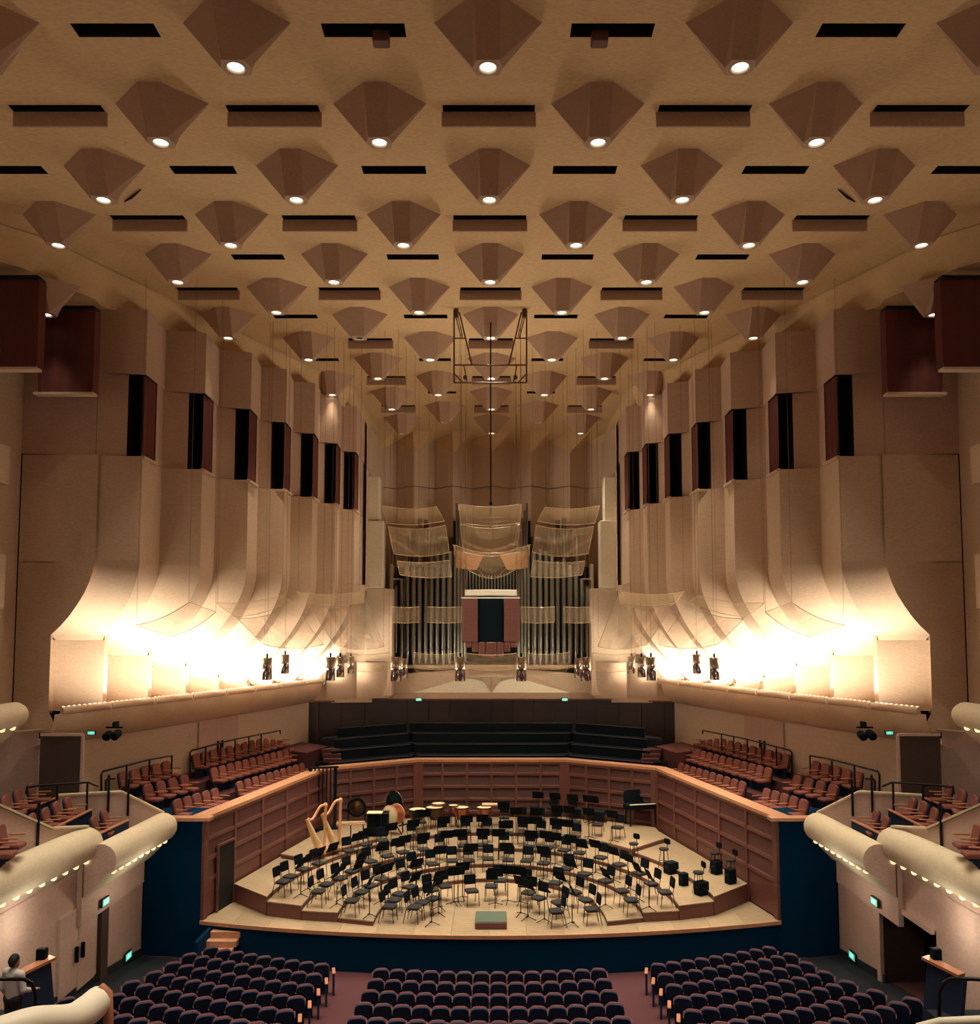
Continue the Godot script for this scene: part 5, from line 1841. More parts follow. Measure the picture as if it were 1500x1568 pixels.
func build_orchestra() -> void:
	# seat centres read row by row
	var rows := [
		[433, 1349, 444, 1341, 465, 1330, 488, 1321, 535, 1302, 487, 1364, 500, 1353, 521, 1344, 538, 1333, 538, 1378],
		[553, 1365, 567, 1355, 585, 1345, 567, 1318, 593, 1310, 560, 1292, 596, 1387, 603, 1377, 611, 1368, 628, 1357],
		[634, 1388, 646, 1381, 663, 1375, 660, 1362, 681, 1356, 722, 1363, 752, 1356, 765, 1347, 617, 1304, 586, 1286],
		[633, 1279, 619, 1337, 635, 1326, 662, 1322, 692, 1317, 718, 1317, 747, 1314, 778, 1316, 806, 1317, 832, 1321],
		[649, 1300, 675, 1297, 709, 1294, 739, 1293, 771, 1294, 810, 1296, 838, 1297, 863, 1301, 887, 1305, 919, 1312],
		[678, 1274, 713, 1272, 746, 1271, 777, 1275, 800, 1274, 826, 1275, 850, 1277, 879, 1280, 644, 1258, 772, 1251],
		[799, 1254, 826, 1255, 850, 1256, 881, 1258, 915, 1262, 945, 1266, 809, 1366, 824, 1374, 803, 1354, 850, 1351],
		[855, 1381, 851, 1394, 879, 1365, 897, 1377, 905, 1391, 895, 1337, 867, 1329, 927, 1348, 929, 1348, 952, 1363],
		[966, 1377, 979, 1336, 997, 1352, 1018, 1365, 948, 1323, 819, 1234, 846, 1236, 875, 1238, 902, 1240, 918, 1242],
	]
	var spots: Array[Vector3] = []
	for r in rows:
		for i in range(0, r.size(), 2):
			var p := on_stage(r[i], r[i + 1], 0.47)
			var ok := true
			for q in spots:
				if Vector2(p.x - q.x, p.z - q.z).length() < 0.40: ok = false
			if ok: spots.append(p)
	var tiers := {}
	for p in spots:
		var t := tier_of(p.x, -p.z)
		if not tiers.has(t): tiers[t] = []
		tiers[t].append(p)
	var where := ["stage floor before the podium", "lowest riser", "second riser", "third riser", "fourth riser", "top back riser"]
	var chair := make_chair()
	var stand := make_stand()
	var first := true
	var sfirst := true
	for t in 6:
		if not tiers.has(t): continue
		var l: Array = tiers[t]
		l.sort_custom(func(a: Vector3, b: Vector3) -> bool: return a.x < b.x)
		for i in l.size():
			var p: Vector3 = l[i]
			var yaw := face(p, PODIUM) + rng.randf_range(-0.12, 0.12)
			var lab := "black padded orchestra chair, %s from the left on the %s" % [nth(i), where[t]]
			if first:
				chair.position = p
				chair.rotation.y = yaw
				chair.set_meta("label", lab)
				first = false
			else: copy(chair, lab, p, yaw)
		# one stand for about every two players
		var m := 0
		for i in l.size():
			if i % 2 == 1 and t < 2: continue
			var p: Vector3 = l[i]
			var d := (PODIUM - p)
			d.y = 0
			d = d.normalized()
			var q := p + d * 0.60 + d.cross(Vector3.UP) * rng.randf_range(-0.22, 0.22)
			var clear := true
			for c in spots:
				if Vector2(c.x - q.x, c.z - q.z).length() < 0.30: clear = false
			if not clear: continue
			q.y = RH[tier_of(q.x, -q.z)]
			var lab := "black music stand on the %s, %s from the left" % [where[t], nth(m)]
			m += 1
			var yaw := face(q, PODIUM) 
			if sfirst:
				stand.position = q
				stand.rotation.y = yaw
				stand.set_meta("label", lab)
				sfirst = false
			else: copy(stand, lab, q, yaw)
	# stands that stand clear, read at their feet
	var feet := [[671, 1402, "left of the podium, nearest the front"], [695, 1385, "left of the podium, in the open"], [708, 1377, "just behind the left edge of the podium"], [777, 1383, "behind the right edge of the podium"], [808, 1408, "right of the podium, nearest the front"], [583, 1391, "at the corner of the left lowest riser"], [890, 1352, "among the right front chairs"]]
	for f in feet:
		var q := Hh(f[0], f[1], 0.0)
		q.y = RH[tier_of(q.x, -q.z)]
		copy(stand, "lone black music stand, " + f[2], q, face(q, PODIUM))
	# podium
	var a := Hh(727, 1412, 0.22)
	var b := Hh(775, 1395, 0.22)
	var o := thing("conductor_podium", "square wooden conductor's podium with a green carpeted top", "podium", Vector3((a.x + b.x) / 2, 0, (a.z + b.z) / 2))
	var st := mb()
	bbox(st, Vector3(0, 0.10, 0), Vector3(b.x - a.x, 0.20, a.z - b.z), 0.012)
	obj("box", st, M.red_wood, o)
	st = mb()
	bbox(st, Vector3(0, 0.212, 0), Vector3(b.x - a.x - 0.03, 0.024, a.z - b.z - 0.03), 0.008)
	obj("carpet_top", st, M.green_top, o)
	# bass stools and black cases at the right
	var n := 0
	for q in [[970, 1292, "on the edge of the second-highest riser"], [1016, 1300, "beside the stacked black cases"], [1069, 1336, "behind the front black case"], [1118, 1317, "nearest the right stage wall"], [1094, 1306, "beside the black upright post"]]:
		var p := on_stage(q[0], q[1], 0.68)
		var t := thing("bass_stool", "tall black round-seated stool with a small back, " + q[2], "stool", p, face(p, PODIUM), "tall black stools at the right")
		st = mb()
		lathe(st, [Vector2(0, 0.64), Vector2(0.15, 0.64), Vector2(0.18, 0.67), Vector2(0.17, 0.71), Vector2(0, 0.72)], 14)
		obj("seat", st, M.black_pad, t)
		st = mb()
		pad(st, rrect(0.28, 0.20, 0.06, 3), 0.0, 0.04, 0.012, Transform3D(Basis(), Vector3(0, 0.82, 0.17)))
		obj("backrest", st, M.black, t)
		st = mb()
		tube(st, [Vector3(0, 0.66, 0.12), Vector3(0, 0.68, 0.19), Vector3(0, 0.92, 0.20)], 0.014, 6)
		obj("back_post", st, M.steel_dark, t)
		for k in 4:
			var g := TAU * (k + 0.5) / 4
			st = mb()
			tube(st, [Vector3(cos(g) * 0.11, 0.65, sin(g) * 0.11), Vector3(cos(g) * 0.20, 0.0, sin(g) * 0.20)], 0.012, 5)
			obj("leg", st, M.steel_dark, t)
		st = mb()
		var ringp := []
		for k in 13: ringp.append(Vector3(cos(TAU * k / 12.0) * 0.175, 0.24, sin(TAU * k / 12.0) * 0.175))
		tube(st, ringp, 0.010, 5, false)
		obj("foot_ring", st, M.steel_dark, t)
	for q in [[1019, 1041, 1320, 1338, "behind the stool, left one"], [1042, 1057, 1337, 1357, "in the open, narrow"], [1066, 1088, 1350, 1371, "at the front riser edge"], [1091, 1109, 1318, 1339, "below the upright post"], [1113, 1130, 1330, 1354, "nearest the right stage wall"]]:
		var p := on_stage((q[0] + q[1]) / 2.0, q[3], 0.0)
		var sc := -p.z / FOC
		var wd: float = (q[1] - q[0]) * sc * 0.84
		var ht: float = (q[3] - q[2]) * sc * 0.93
		var t := thing("black_case", "black box-shaped equipment case on the right risers, " + q[4], "case", p, 0.5, "black cases at the right")
		st = mb()
		bbox(st, Vector3(0, ht / 2, -0.1), Vector3(wd, ht, wd * 0.8), 0.02)
		obj("case_body", st, M.black, t)
		for e in [-1, 1]:
			st = mb()
			bbox(st, Vector3(e * wd * 0.5, ht * 0.6, -0.1), Vector3(0.02, 0.05, 0.16), 0.005)
			obj("handle", st, M.steel_dark, t)
	var pb := on_stage(1099, 1318, 0.0)
	var t2 := thing("upright_post", "tall black padded post standing by the right stage wall", "post", pb)
	st = mb()
	bbox(st, Vector3(0, 0.95, 0), Vector3(0.10, 1.9, 0.12), 0.02)
	obj("post", st, M.black, t2)
	st = mb()
	bbox(st, Vector3(0, 0.03, 0), Vector3(0.4, 0.06, 0.4), 0.015)
	obj("foot", st, M.black, t2)
	# black keyboard instrument at the right back
	var kb := Hh(980, 1262, 0.75)
	var t3 := thing("keyboard_instrument", "black keyboard instrument on thin legs at the back right corner", "keyboard", Vector3(kb.x, 0.76, kb.z + 0.1), 0.25)
	st = mb()
	bbox(st, Vector3(0, 0.78, 0), Vector3(1.35, 0.20, 0.60), 0.03)
	obj("body", st, M.black, t3)
	st = mb()
	pad(st, rrect(1.3, 0.55, 0.20, 3, 0.03), 0.0, 0.03, 0.008, Transform3D(Basis(Vector3.RIGHT, -0.25), Vector3(0, 0.86, -0.25)))
	obj("lid", st, M.black, t3)
	for k in 4:
		st = mb()
		tube(st, [Vector3((0.55 if k % 2 else -0.55), 0.7, (0.22 if k < 2 else -0.22)), Vector3((0.58 if k % 2 else -0.58), 0.0, (0.25 if k < 2 else -0.25))], 0.03, 6)
		obj("leg", st, M.black, t3)
	st = mb()
	bbox(st, Vector3(0, 0.885, 0.22), Vector3(1.15, 0.015, 0.14), 0.004)
	obj("keys", st, M.drum_head, t3)

# ---------------------------------------------------------------- harps, drums and gongs
func make_harp(label: String, px: float, py: float, tall: float, yaw: float) -> void:
	var p := Hh(px, py, 0.76)
	var o := thing("harp", label, "harp", p, yaw, "two harps")
	var k := tall / 1.75
	var st := mb()
	bbox(st, Vector3(0, 0.06, 0), Vector3(0.62, 0.12, 0.34), 0.03)
	obj("base", st, M.harp_wood, o)
	st = mb()
	tube(st, [Vector3(0.26, 0.10, 0), Vector3(0.30, 0.9 * k, 0), Vector3(0.31, 1.62 * k, 0)], 0.055, 10)
	lathe(st, [Vector2(0.045, 1.58 * k), Vector2(0.075, 1.63 * k), Vector2(0.08, 1.72 * k), Vector2(0.05, 1.78 * k), Vector2(0, 1.79 * k)], 10, Transform3D(Basis(), Vector3(0.31, 0, 0)))
	obj("column", st, M.harp_wood, o)
	st = mb()
	grid(st, 10, 8, func(u: float, v: float) -> Vector3:      # tapering soundbox with a rounded back
		var c := Vector3(lerpf(0.18, -0.42, u), lerpf(0.12, 1.30 * k, u), 0)
		var w := lerpf(0.26, 0.10, u)
		var a := PI * (v * 2.0)
		return c + Vector3(-sin(a) * w * 0.95 * (1.0 if sin(a) > 0 else 0.15), sin(a) * -0.1 * w, cos(a) * w))
	obj("soundbox", st, M.harp_pale, o)
	st = mb()
	var nk := []
	for i in 11:
		var u := i / 10.0
		nk.append(Vector3(lerpf(-0.42, 0.31, u), (1.32 + 0.36 * u + 0.14 * sin(u * TAU + PI) * (1.0 - 0.3 * u)) * k, 0))
	tube(st, nk, 0.052, 8)
	obj("neck", st, M.harp_wood, o)
	st = mb()
	for i in 18:
		var u := (i + 1) / 19.0
		var top: Vector3 = nk[int(u * 10.0)]
		var bt := Vector3(lerpf(-0.40, 0.19, u), lerpf(1.26 * k, 0.14, u), 0)
		top = Vector3(lerpf(-0.38, 0.27, u), (1.32 + 0.36 * u + 0.14 * sin(u * TAU + PI) * (1.0 - 0.3 * u)) * k, 0)
		tube(st, [bt, top], 0.003, 3, false)
	tag(obj("strings", st, M.bronze, o), "", "", "", "stuff")
func drum(label: String, n: String, px: float, py: float, h: float, r: float, deep: float, shell: Material) -> void:
	var p := on_stage(px, py, h)
	var o := thing(n, label, "drum", p, 0.0, "kettle drums")
	var st := mb()
	lathe(st, [Vector2(0.0, h - deep), Vector2(r * 0.45, h - deep + 0.03), Vector2(r * 0.80, h - deep * 0.55), Vector2(r * 0.98, h - 0.10), Vector2(r, h - 0.03)], 20)
	obj("bowl", st, shell, o)
	st = mb()
	lathe(st, [Vector2(0.0, h), Vector2(r * 0.9, h + 0.004), Vector2(r * 0.98, h - 0.005)], 20)
	obj("head", st, M.drum_head, o)
	st = mb()
	lathe(st, [Vector2(r * 0.97, h - 0.03), Vector2(r * 1.03, h - 0.03), Vector2(r * 1.03, h + 0.015), Vector2(r * 0.97, h + 0.015)], 20)
	obj("hoop", st, M.steel_dark, o)
	for k in 4:
		var g := TAU * (k + 0.3) / 4
		st = mb()
		tube(st, [Vector3(cos(g) * r * 0.99, h - 0.06, sin(g) * r * 0.99), Vector3(cos(g) * r * 0.75, 0.2, sin(g) * r * 0.75), Vector3(cos(g) * r * 0.85, 0.0, sin(g) * r * 0.85)], 0.016, 5)
		obj("leg", st, M.steel_dark, o)
func build_percussion() -> void:
	make_harp("golden concert harp at the back left, the nearer of two", 486, 1309, 1.80, 0.75)
	make_harp("golden concert harp at the back left, the farther of two", 509, 1302, 1.86, 0.70)
	drum("kettle drum with pale head, leftmost of the row at the stage back", "kettle_drum", 639, 1239, 0.85, 0.37, 0.55, M.bronze)
	drum("kettle drum with pale head, second from left at the stage back", "kettle_drum", 665, 1236, 0.85, 0.37, 0.55, M.bronze)
	drum("copper kettle drum with pale head, left of the copper pair", "kettle_drum", 706, 1236, 0.82, 0.33, 0.55, M.copper)
	drum("copper kettle drum with pale head, right of the copper pair", "kettle_drum", 741, 1236, 0.82, 0.32, 0.55, M.copper)
	drum("small pale-headed drum standing behind the left kettle drums", "kettle_drum", 671, 1230, 0.95, 0.30, 0.3, M.copper)
	drum("small pale-headed drum standing between the kettle drum pairs", "kettle_drum", 694, 1233, 0.9, 0.22, 0.3, M.copper)
	# pale bar instrument behind the copper drums
	var p := on_stage(752, 1231, 0.9)
	var o := thing("bar_instrument", "long pale-topped bar percussion behind the copper drums", "marimba", p, 0.0)
	for k in 12:
		var st := mb()
		bbox(st, Vector3(-0.36 + 0.066 * k, 0.9, 0), Vector3(0.055, 0.025, 0.42 - 0.015 * k), 0.006)
		obj("bar", st, M.drum_head, o)
	var st2 := mb()
	bbox(st2, Vector3(0, 0.86, 0.16), Vector3(0.86, 0.05, 0.05), 0.008)
	bbox(st2, Vector3(0, 0.86, -0.16), Vector3(0.86, 0.05, 0.05), 0.008)
	obj("frame", st2, M.copper, o)
	for x in [-0.4, 0.4]:
		st2 = mb()
		bbox(st2, Vector3(x, 0.43, 0), Vector3(0.05, 0.86, 0.34), 0.012)
		obj("leg", st2, M.copper, o)
	# xylophone by the harps
	p = on_stage(537, 1259, 0.8)
	o = thing("xylophone", "low xylophone with light wooden bars behind the harps", "xylophone", p, 0.2)
	for k in 16:
		st2 = mb()
		bbox(st2, Vector3(-0.5 + 0.067 * k, 0.80, 0), Vector3(0.055, 0.03, 0.40 - 0.012 * k), 0.006)
		obj("bar", st2, M.deck, o)
	st2 = mb()
	bbox(st2, Vector3(0, 0.75, 0.16), Vector3(1.12, 0.06, 0.04), 0.008)
	bbox(st2, Vector3(0, 0.75, -0.14), Vector3(1.12, 0.06, 0.04), 0.008)
	obj("frame", st2, M.rail_wood, o)
	for x in [-0.48, 0.0, 0.48]:
		st2 = mb()
		tube(st2, [Vector3(x, 0.74, 0.14), Vector3(x, 0.0, 0.2)], 0.02, 6)
		tube(st2, [Vector3(x, 0.74, -0.12), Vector3(x, 0.0, -0.2)], 0.02, 6)
		obj("leg", st2, M.steel_dark, o)
	# bass drum on its cradle
	p = on_stage(602, 1277, 0.0)
	o = thing("bass_drum", "large bass drum on a cradle with its pale head turned to the left", "drum", p, 0.0)
	var xf := Transform3D(Basis(Vector3.UP, 0.75) * Basis(Vector3.RIGHT, PI / 2), Vector3(0, 0.78, 0))
	xf.basis = Basis(Vector3.UP, -0.62) * Basis(Vector3.RIGHT, PI / 2)
	st2 = mb()
	lathe(st2, [Vector2(0.40, -0.24), Vector2(0.40, 0.24)], 24, xf)
	obj("shell", st2, M.copper, o)
	st2 = mb()
	lathe(st2, [Vector2(0.0, 0.245), Vector2(0.38, 0.245), Vector2(0.40, 0.235)], 24, xf)
	obj("head", st2, M.drum_head, o)
	st2 = mb()
	lathe(st2, [Vector2(0.0, -0.245), Vector2(0.38, -0.245), Vector2(0.40, -0.235)], 24, xf)
	obj("head", st2, M.drum_head, o)
	for e in [-0.22, 0.22]:
		st2 = mb()
		lathe(st2, [Vector2(0.395, e - 0.025), Vector2(0.425, e - 0.025), Vector2(0.425, e + 0.025), Vector2(0.395, e + 0.025)], 24, xf)
		obj("hoop", st2, M.rail_wood, o)
	st2 = mb()
	for e in [-1, 1]:
		tube(st2, [xf * Vector3(0.3 * e, 0.2, 0.30), Vector3(0.36 * e, 0.0, 0.1)], 0.025, 6)
		tube(st2, [xf * Vector3(0.3 * e, -0.2, 0.30), Vector3(0.36 * e, 0.0, -0.3)], 0.025, 6)
	obj("cradle", st2, M.steel_dark, o)
	# gongs
	for q in [[546.0, 1236.0, 0.30, 0.05, "round framed gong hanging behind the xylophone", 0.0], [603.0, 1231.0, 0.52, 0.06, "large dark tam-tam with a bright rim behind the bass drum", 0.7]]:
		var h := 1.25 if q[2] < 0.4 else 1.15
		p = on_stage(q[0], q[1], h)
		p = P(q[0], q[1], 35.6 if q[2] < 0.4 else 36.3)
		p.y = 0.6
		h = P(q[0], q[1], 35.6 if q[2] < 0.4 else 36.3).y - 0.6
		o = thing("gong", q[4], "gong", p, -q[5], "two gongs")
		var dx := Transform3D(Basis(Vector3.RIGHT, PI / 2), Vector3(0, h, 0))
		st2 = mb()
		lathe(st2, [Vector2(0, 0.02), Vector2(q[2] * 0.25, 0.03), Vector2(q[2] * 0.3, 0.0), Vector2(q[2] * 0.95, 0.0), Vector2(q[2], -q[3])], 28, dx)
		obj("disc", st2, M.bronze if q[2] < 0.4 else M.black, o)
		st2 = mb()
		var ring := []
		for k in 29: ring.append(Vector3(cos(TAU * k / 28.0) * (q[2] + 0.06), h + sin(TAU * k / 28.0) * (q[2] + 0.06), 0))
		tube(st2, ring, 0.05 if q[2] < 0.4 else 0.022, 6, false)
		obj("ring_frame", st2, M.black if q[2] < 0.4 else M.chrome, o)
		for e in [-1, 1]:
			st2 = mb()
			tube(st2, [Vector3(e * (q[2] + 0.06), h, 0), Vector3(e * (q[2] + 0.06), 0.0, 0)], 0.025, 6)
			bbox(st2, Vector3(e * (q[2] + 0.06), 0.025, 0), Vector3(0.07, 0.05, 0.5), 0.01)
			obj("stand_leg", st2, M.black, o)
	# black cabinet
	p = on_stage(577, 1282, 0.0)
	o = thing("instrument_cabinet", "black upright instrument cabinet in front of the bass drum", "cabinet", p + Vector3(0, 0, -0.25), 0.0)
	st2 = mb()
	bbox(st2, Vector3(0, 0.47, 0), Vector3(0.84, 0.88, 0.5), 0.02)
	obj("body", st2, M.black, o)
	st2 = mb()
	bbox(st2, Vector3(0, 0.92, 0), Vector3(0.88, 0.03, 0.54), 0.008)
	obj("top", st2, M.steel_dark, o)
	for e in [-0.21, 0.21]:
		st2 = mb()
		bbox(st2, Vector3(e, 0.47, 0.255), Vector3(0.38, 0.78, 0.02), 0.006)
		obj("door", st2, M.black, o)
	p = on_stage(574, 1244, 1.0)
	o = thing("percussion_table", "small dark trap table with pale things behind the black cabinet", "table", Vector3(p.x, p.y, maxf(p.z, -35.5)), 0.0)
	st2 = mb()
	bbox(st2, Vector3(0, 1.0, 0), Vector3(0.6, 0.04, 0.4), 0.01)
	obj("top", st2, M.drum_head, o)
	for k in 4:
		st2 = mb()
		tube(st2, [Vector3((0.26 if k % 2 else -0.26), 0.98, (0.16 if k < 2 else -0.16)), Vector3((0.28 if k % 2 else -0.28), 0, (0.18 if k < 2 else -0.18))], 0.016, 5)
		obj("leg", st2, M.steel_dark, o)
	# tall black rack of hanging tubes
	var b0 := Hh(482, 1290, 0.75)
	o = thing("tubular_rack", "tall black rack of hanging dark tubes in the back left corner", "rack", Vector3(-7.0, 0.0, -34.6), 0.28)
	st2 = mb()
	bbox(st2, Vector3(0, 3.28, 0), Vector3(1.25, 0.07, 0.16), 0.012)
	obj("top_bar", st2, M.black, o)
	for x in [-0.52, 0.50]:
		st2 = mb()
		bbox(st2, Vector3(x, 2.0, 0), Vector3(0.13, 2.5, 0.12), 0.012)
		obj("upright", st2, M.black, o)
	for k in 5:
		st2 = mb()
		tube(st2, [Vector3(-0.33 + 0.16 * k, 3.24, 0), Vector3(-0.33 + 0.16 * k, 1.5 + 0.05 * k, 0)], 0.03, 8)
		obj("hanging_tube", st2, M.steel_dark, o)
	st2 = mb()
	bbox(st2, Vector3(0, 0.80, 0), Vector3(1.2, 0.08, 0.5), 0.012)
	obj("foot", st2, M.black, o)

# ---------------------------------------------------------------- a person (surface nets over tapered capsules)
func nets(caps: Array, lo: Vector3, hi: Vector3, cell: float, k: float) -> SurfaceTool:
	var n := Vector3i(((hi - lo) / cell).ceil()) + Vector3i.ONE
	var f := PackedFloat32Array()
	f.resize(n.x * n.y * n.z)
	f.fill(9.0)
	for c in caps:
		var a: Vector3 = c[0]
		var b: Vector3 = c[1]
		var ra: float = c[2]
		var rb: float = c[3]
		var sc: Vector3 = c[4] if c.size() > 4 else Vector3.ONE
		var m := maxf(ra, rb) * maxf(sc.x, sc.z) + k + cell * 2
		var i0 := Vector3i(((a.min(b) - Vector3.ONE * m - lo) / cell).floor()).clamp(Vector3i.ZERO, n - Vector3i.ONE)
		var i1 := Vector3i(((a.max(b) + Vector3.ONE * m - lo) / cell).ceil()).clamp(Vector3i.ZERO, n - Vector3i.ONE)
		var ab := b - a
		var l2 := maxf(ab.length_squared(), 1e-6)
		for z in range(i0.z, i1.z + 1):
			for y in range(i0.y, i1.y + 1):
				for x in range(i0.x, i1.x + 1):
					var p := lo + Vector3(x, y, z) * cell
					var t := clampf((p - a).dot(ab) / l2, 0.0, 1.0)
					var d := ((p - (a + ab * t)) / sc).length() - lerpf(ra, rb, t)
					var id := (z * n.y + y) * n.x + x
					var g := f[id]
					var h := clampf(0.5 + 0.5 * (d - g) / k, 0.0, 1.0)
					f[id] = lerpf(d, g, h) - k * h * (1.0 - h)
	var st := mb()
	st.set_smooth_group(0)
	var vert := {}
	var at := func(x: int, y: int, z: int) -> float: return f[(z * n.y + y) * n.x + x]
	for z in n.z - 1:
		for y in n.y - 1:
			for x in n.x - 1:
				var s := 0
				var sum := Vector3.ZERO
				var cnt := 0
				var v := PackedFloat32Array()
				for q in 8: v.append(f[((z + (q >> 2)) * n.y + y + ((q >> 1) & 1)) * n.x + x + (q & 1)])
				for q in 8: s += 1 if v[q] < 0.0 else 0
				if s == 0 or s == 8: continue
				for e in [[0, 1], [2, 3], [4, 5], [6, 7], [0, 2], [1, 3], [4, 6], [5, 7], [0, 4], [1, 5], [2, 6], [3, 7]]:
					var a: float = v[e[0]]
					var b: float = v[e[1]]
					if (a < 0.0) == (b < 0.0): continue
					var t := a / (a - b)
					var pa := Vector3(e[0] & 1, (e[0] >> 1) & 1, e[0] >> 2)
					var pb := Vector3(e[1] & 1, (e[1] >> 1) & 1, e[1] >> 2)
					sum += pa.lerp(pb, t)
					cnt += 1
				vert[Vector3i(x, y, z)] = lo + (Vector3(x, y, z) + sum / cnt) * cell
	for key in vert:
		var c: Vector3i = key
		for ax in 3:
			var d := Vector3i.ZERO
			d[ax] = 1
			var u := Vector3i.ZERO
			u[(ax + 1) % 3] = 1
			var w := Vector3i.ZERO
			w[(ax + 2) % 3] = 1
			var g0: float = at.call(c.x, c.y, c.z)
			var e := c + d
			if e.x >= n.x or e.y >= n.y or e.z >= n.z: continue
			var g1: float = at.call(e.x, e.y, e.z)
			if (g0 < 0.0) == (g1 < 0.0): continue
			if vert.has(c - u) and vert.has(c - w) and vert.has(c - u - w):
				if g0 < 0.0: quad(st, vert[c], vert[c - u], vert[c - u - w], vert[c - w])
				else: quad(st, vert[c - w], vert[c - u - w], vert[c - u], vert[c])
	return st
func build_person(at: Vector3, yaw: float) -> void:
	var o := thing("person", "dark-haired person in a pale shirt standing at the bottom left behind a rail", "person", at, yaw)
	# faces -z; right arm hangs, left hand rests forward on the rail
	var v := func(x: float, y: float, z: float) -> Vector3: return Vector3(x, y, z)
	var body := [
		[Vector3(0, 1.60, 0.0), Vector3(0, 1.64, 0.0), 0.085, 0.092, Vector3(0.88, 1.12, 1.0)], [Vector3(0, 1.545, -0.035), Vector3(0, 1.56, -0.03), 0.055, 0.06],
		[Vector3(0, 1.585, -0.105), Vector3(0, 1.56, -0.112), 0.010, 0.015], [Vector3(-0.078, 1.60, 0.005), Vector3(-0.082, 1.585, 0.008), 0.018, 0.014], [Vector3(0.078, 1.60, 0.005), Vector3(0.082, 1.585, 0.008), 0.018, 0.014],
		[Vector3(0, 1.40, 0.02), Vector3(0, 1.53, 0.0), 0.06, 0.052],
		[Vector3(-0.17, 1.40, 0.01), Vector3(0.17, 1.40, 0.01), 0.06, 0.06], [Vector3(0, 1.30, 0.0), Vector3(0, 1.02, 0.0), 0.125, 0.115, Vector3(1.25, 1, 0.85)],
		[Vector3(-0.085, 0.93, 0.0), Vector3(0.085, 0.93, 0.0), 0.105, 0.105],
		[Vector3(-0.19, 1.39, 0.01), Vector3(-0.24, 1.10, 0.03), 0.05, 0.042], [Vector3(-0.24, 1.10, 0.03), Vector3(-0.22, 0.88, -0.06), 0.040, 0.028],
		[Vector3(0.19, 1.39, 0.01), Vector3(0.25, 1.11, 0.0), 0.05, 0.042], [Vector3(0.25, 1.11, 0.0), Vector3(0.20, 1.02, -0.24), 0.040, 0.028],
		[Vector3(-0.09, 0.90, 0.0), Vector3(-0.10, 0.48, -0.01), 0.085, 0.055], [Vector3(-0.10, 0.48, -0.01), Vector3(-0.10, 0.09, 0.02), 0.052, 0.036],
		[Vector3(0.09, 0.90, 0.0), Vector3(0.10, 0.48, -0.01), 0.085, 0.055], [Vector3(0.10, 0.48, -0.01), Vector3(0.10, 0.09, 0.02), 0.052, 0.036],
		[Vector3(-0.10, 0.05, 0.03), Vector3(-0.11, 0.035, -0.15), 0.042, 0.032], [Vector3(0.10, 0.05, 0.03), Vector3(0.11, 0.035, -0.15), 0.042, 0.032],
	]
	for h in [[Vector3(-0.22, 0.86, -0.07), Vector3(-0.01, -1, -0.1), -1.0], [Vector3(0.20, 1.02, -0.26), Vector3(0, -0.25, -1), 1.0]]:
		var w: Vector3 = h[0]
		var dr: Vector3 = h[1].normalized()
		var sd := Vector3(0, 0, -1) if h[2] < 0.0 else Vector3(1, 0, 0)
		body.append([w, w + dr * 0.07, 0.026, 0.028])
		for i in 4:
			var b0: Vector3 = w + dr * 0.075 + sd * (-0.027 + 0.018 * i)
			var ln: float = [0.055, 0.068, 0.072, 0.062][i]
			body.append([b0, b0 + dr * ln * 0.6, 0.0095, 0.009])
			body.append([b0 + dr * ln * 0.6, b0 + dr * ln + Vector3(0, -0.012, 0) * h[2], 0.009, 0.008])
		body.append([w + dr * 0.02 + sd * 0.025, w + dr * 0.06 + sd * 0.055, 0.011, 0.009])
	obj("body", nets(body, Vector3(-0.34, -0.02, -0.42), Vector3(0.34, 1.80, 0.18), 0.017, 0.025), M.skin, o)
	var hair := [[Vector3(0, 1.645, 0.022), Vector3(0, 1.66, 0.01), 0.095, 0.092, Vector3(0.92, 1.08, 1.02)], [Vector3(0, 1.58, 0.055), Vector3(0, 1.62, 0.05), 0.06, 0.075]]
	obj("hair", nets(hair, Vector3(-0.14, 1.48, -0.14), Vector3(0.14, 1.80, 0.18), 0.014, 0.02), M.hair, o)
	var shirt := [[Vector3(-0.17, 1.40, 0.01), Vector3(0.17, 1.40, 0.01), 0.073, 0.073], [Vector3(0, 1.31, 0.0), Vector3(0, 0.98, 0.0), 0.14, 0.135, Vector3(1.25, 1, 0.88)], [Vector3(0, 1.42, 0.015), Vector3(0, 1.46, 0.01), 0.072, 0.066],
		[Vector3(-0.19, 1.39, 0.01), Vector3(-0.24, 1.10, 0.03), 0.066, 0.058], [Vector3(-0.24, 1.10, 0.03), Vector3(-0.222, 0.93, -0.045), 0.055, 0.045], [Vector3(0.19, 1.39, 0.01), Vector3(0.25, 1.11, 0.0), 0.066, 0.058], [Vector3(0.25, 1.11, 0.0), Vector3(0.21, 1.035, -0.19), 0.055, 0.045]]
	obj("shirt", nets(shirt, Vector3(-0.36, 0.80, -0.32), Vector3(0.36, 1.56, 0.2), 0.018, 0.03), M.shirt, o)
	var legs := [[Vector3(-0.085, 0.93, 0.0), Vector3(0.085, 0.93, 0.0), 0.118, 0.118], [Vector3(-0.09, 0.90, 0.0), Vector3(-0.10, 0.48, -0.01), 0.10, 0.075], [Vector3(-0.10, 0.48, -0.01), Vector3(-0.10, 0.10, 0.02), 0.074, 0.066], [Vector3(0.09, 0.90, 0.0), Vector3(0.10, 0.48, -0.01), 0.10, 0.075], [Vector3(0.10, 0.48, -0.01), Vector3(0.10, 0.10, 0.02), 0.074, 0.066]]
	obj("trousers", nets(legs, Vector3(-0.28, 0.0, -0.2), Vector3(0.28, 1.08, 0.2), 0.02, 0.03), M.trousers, o)

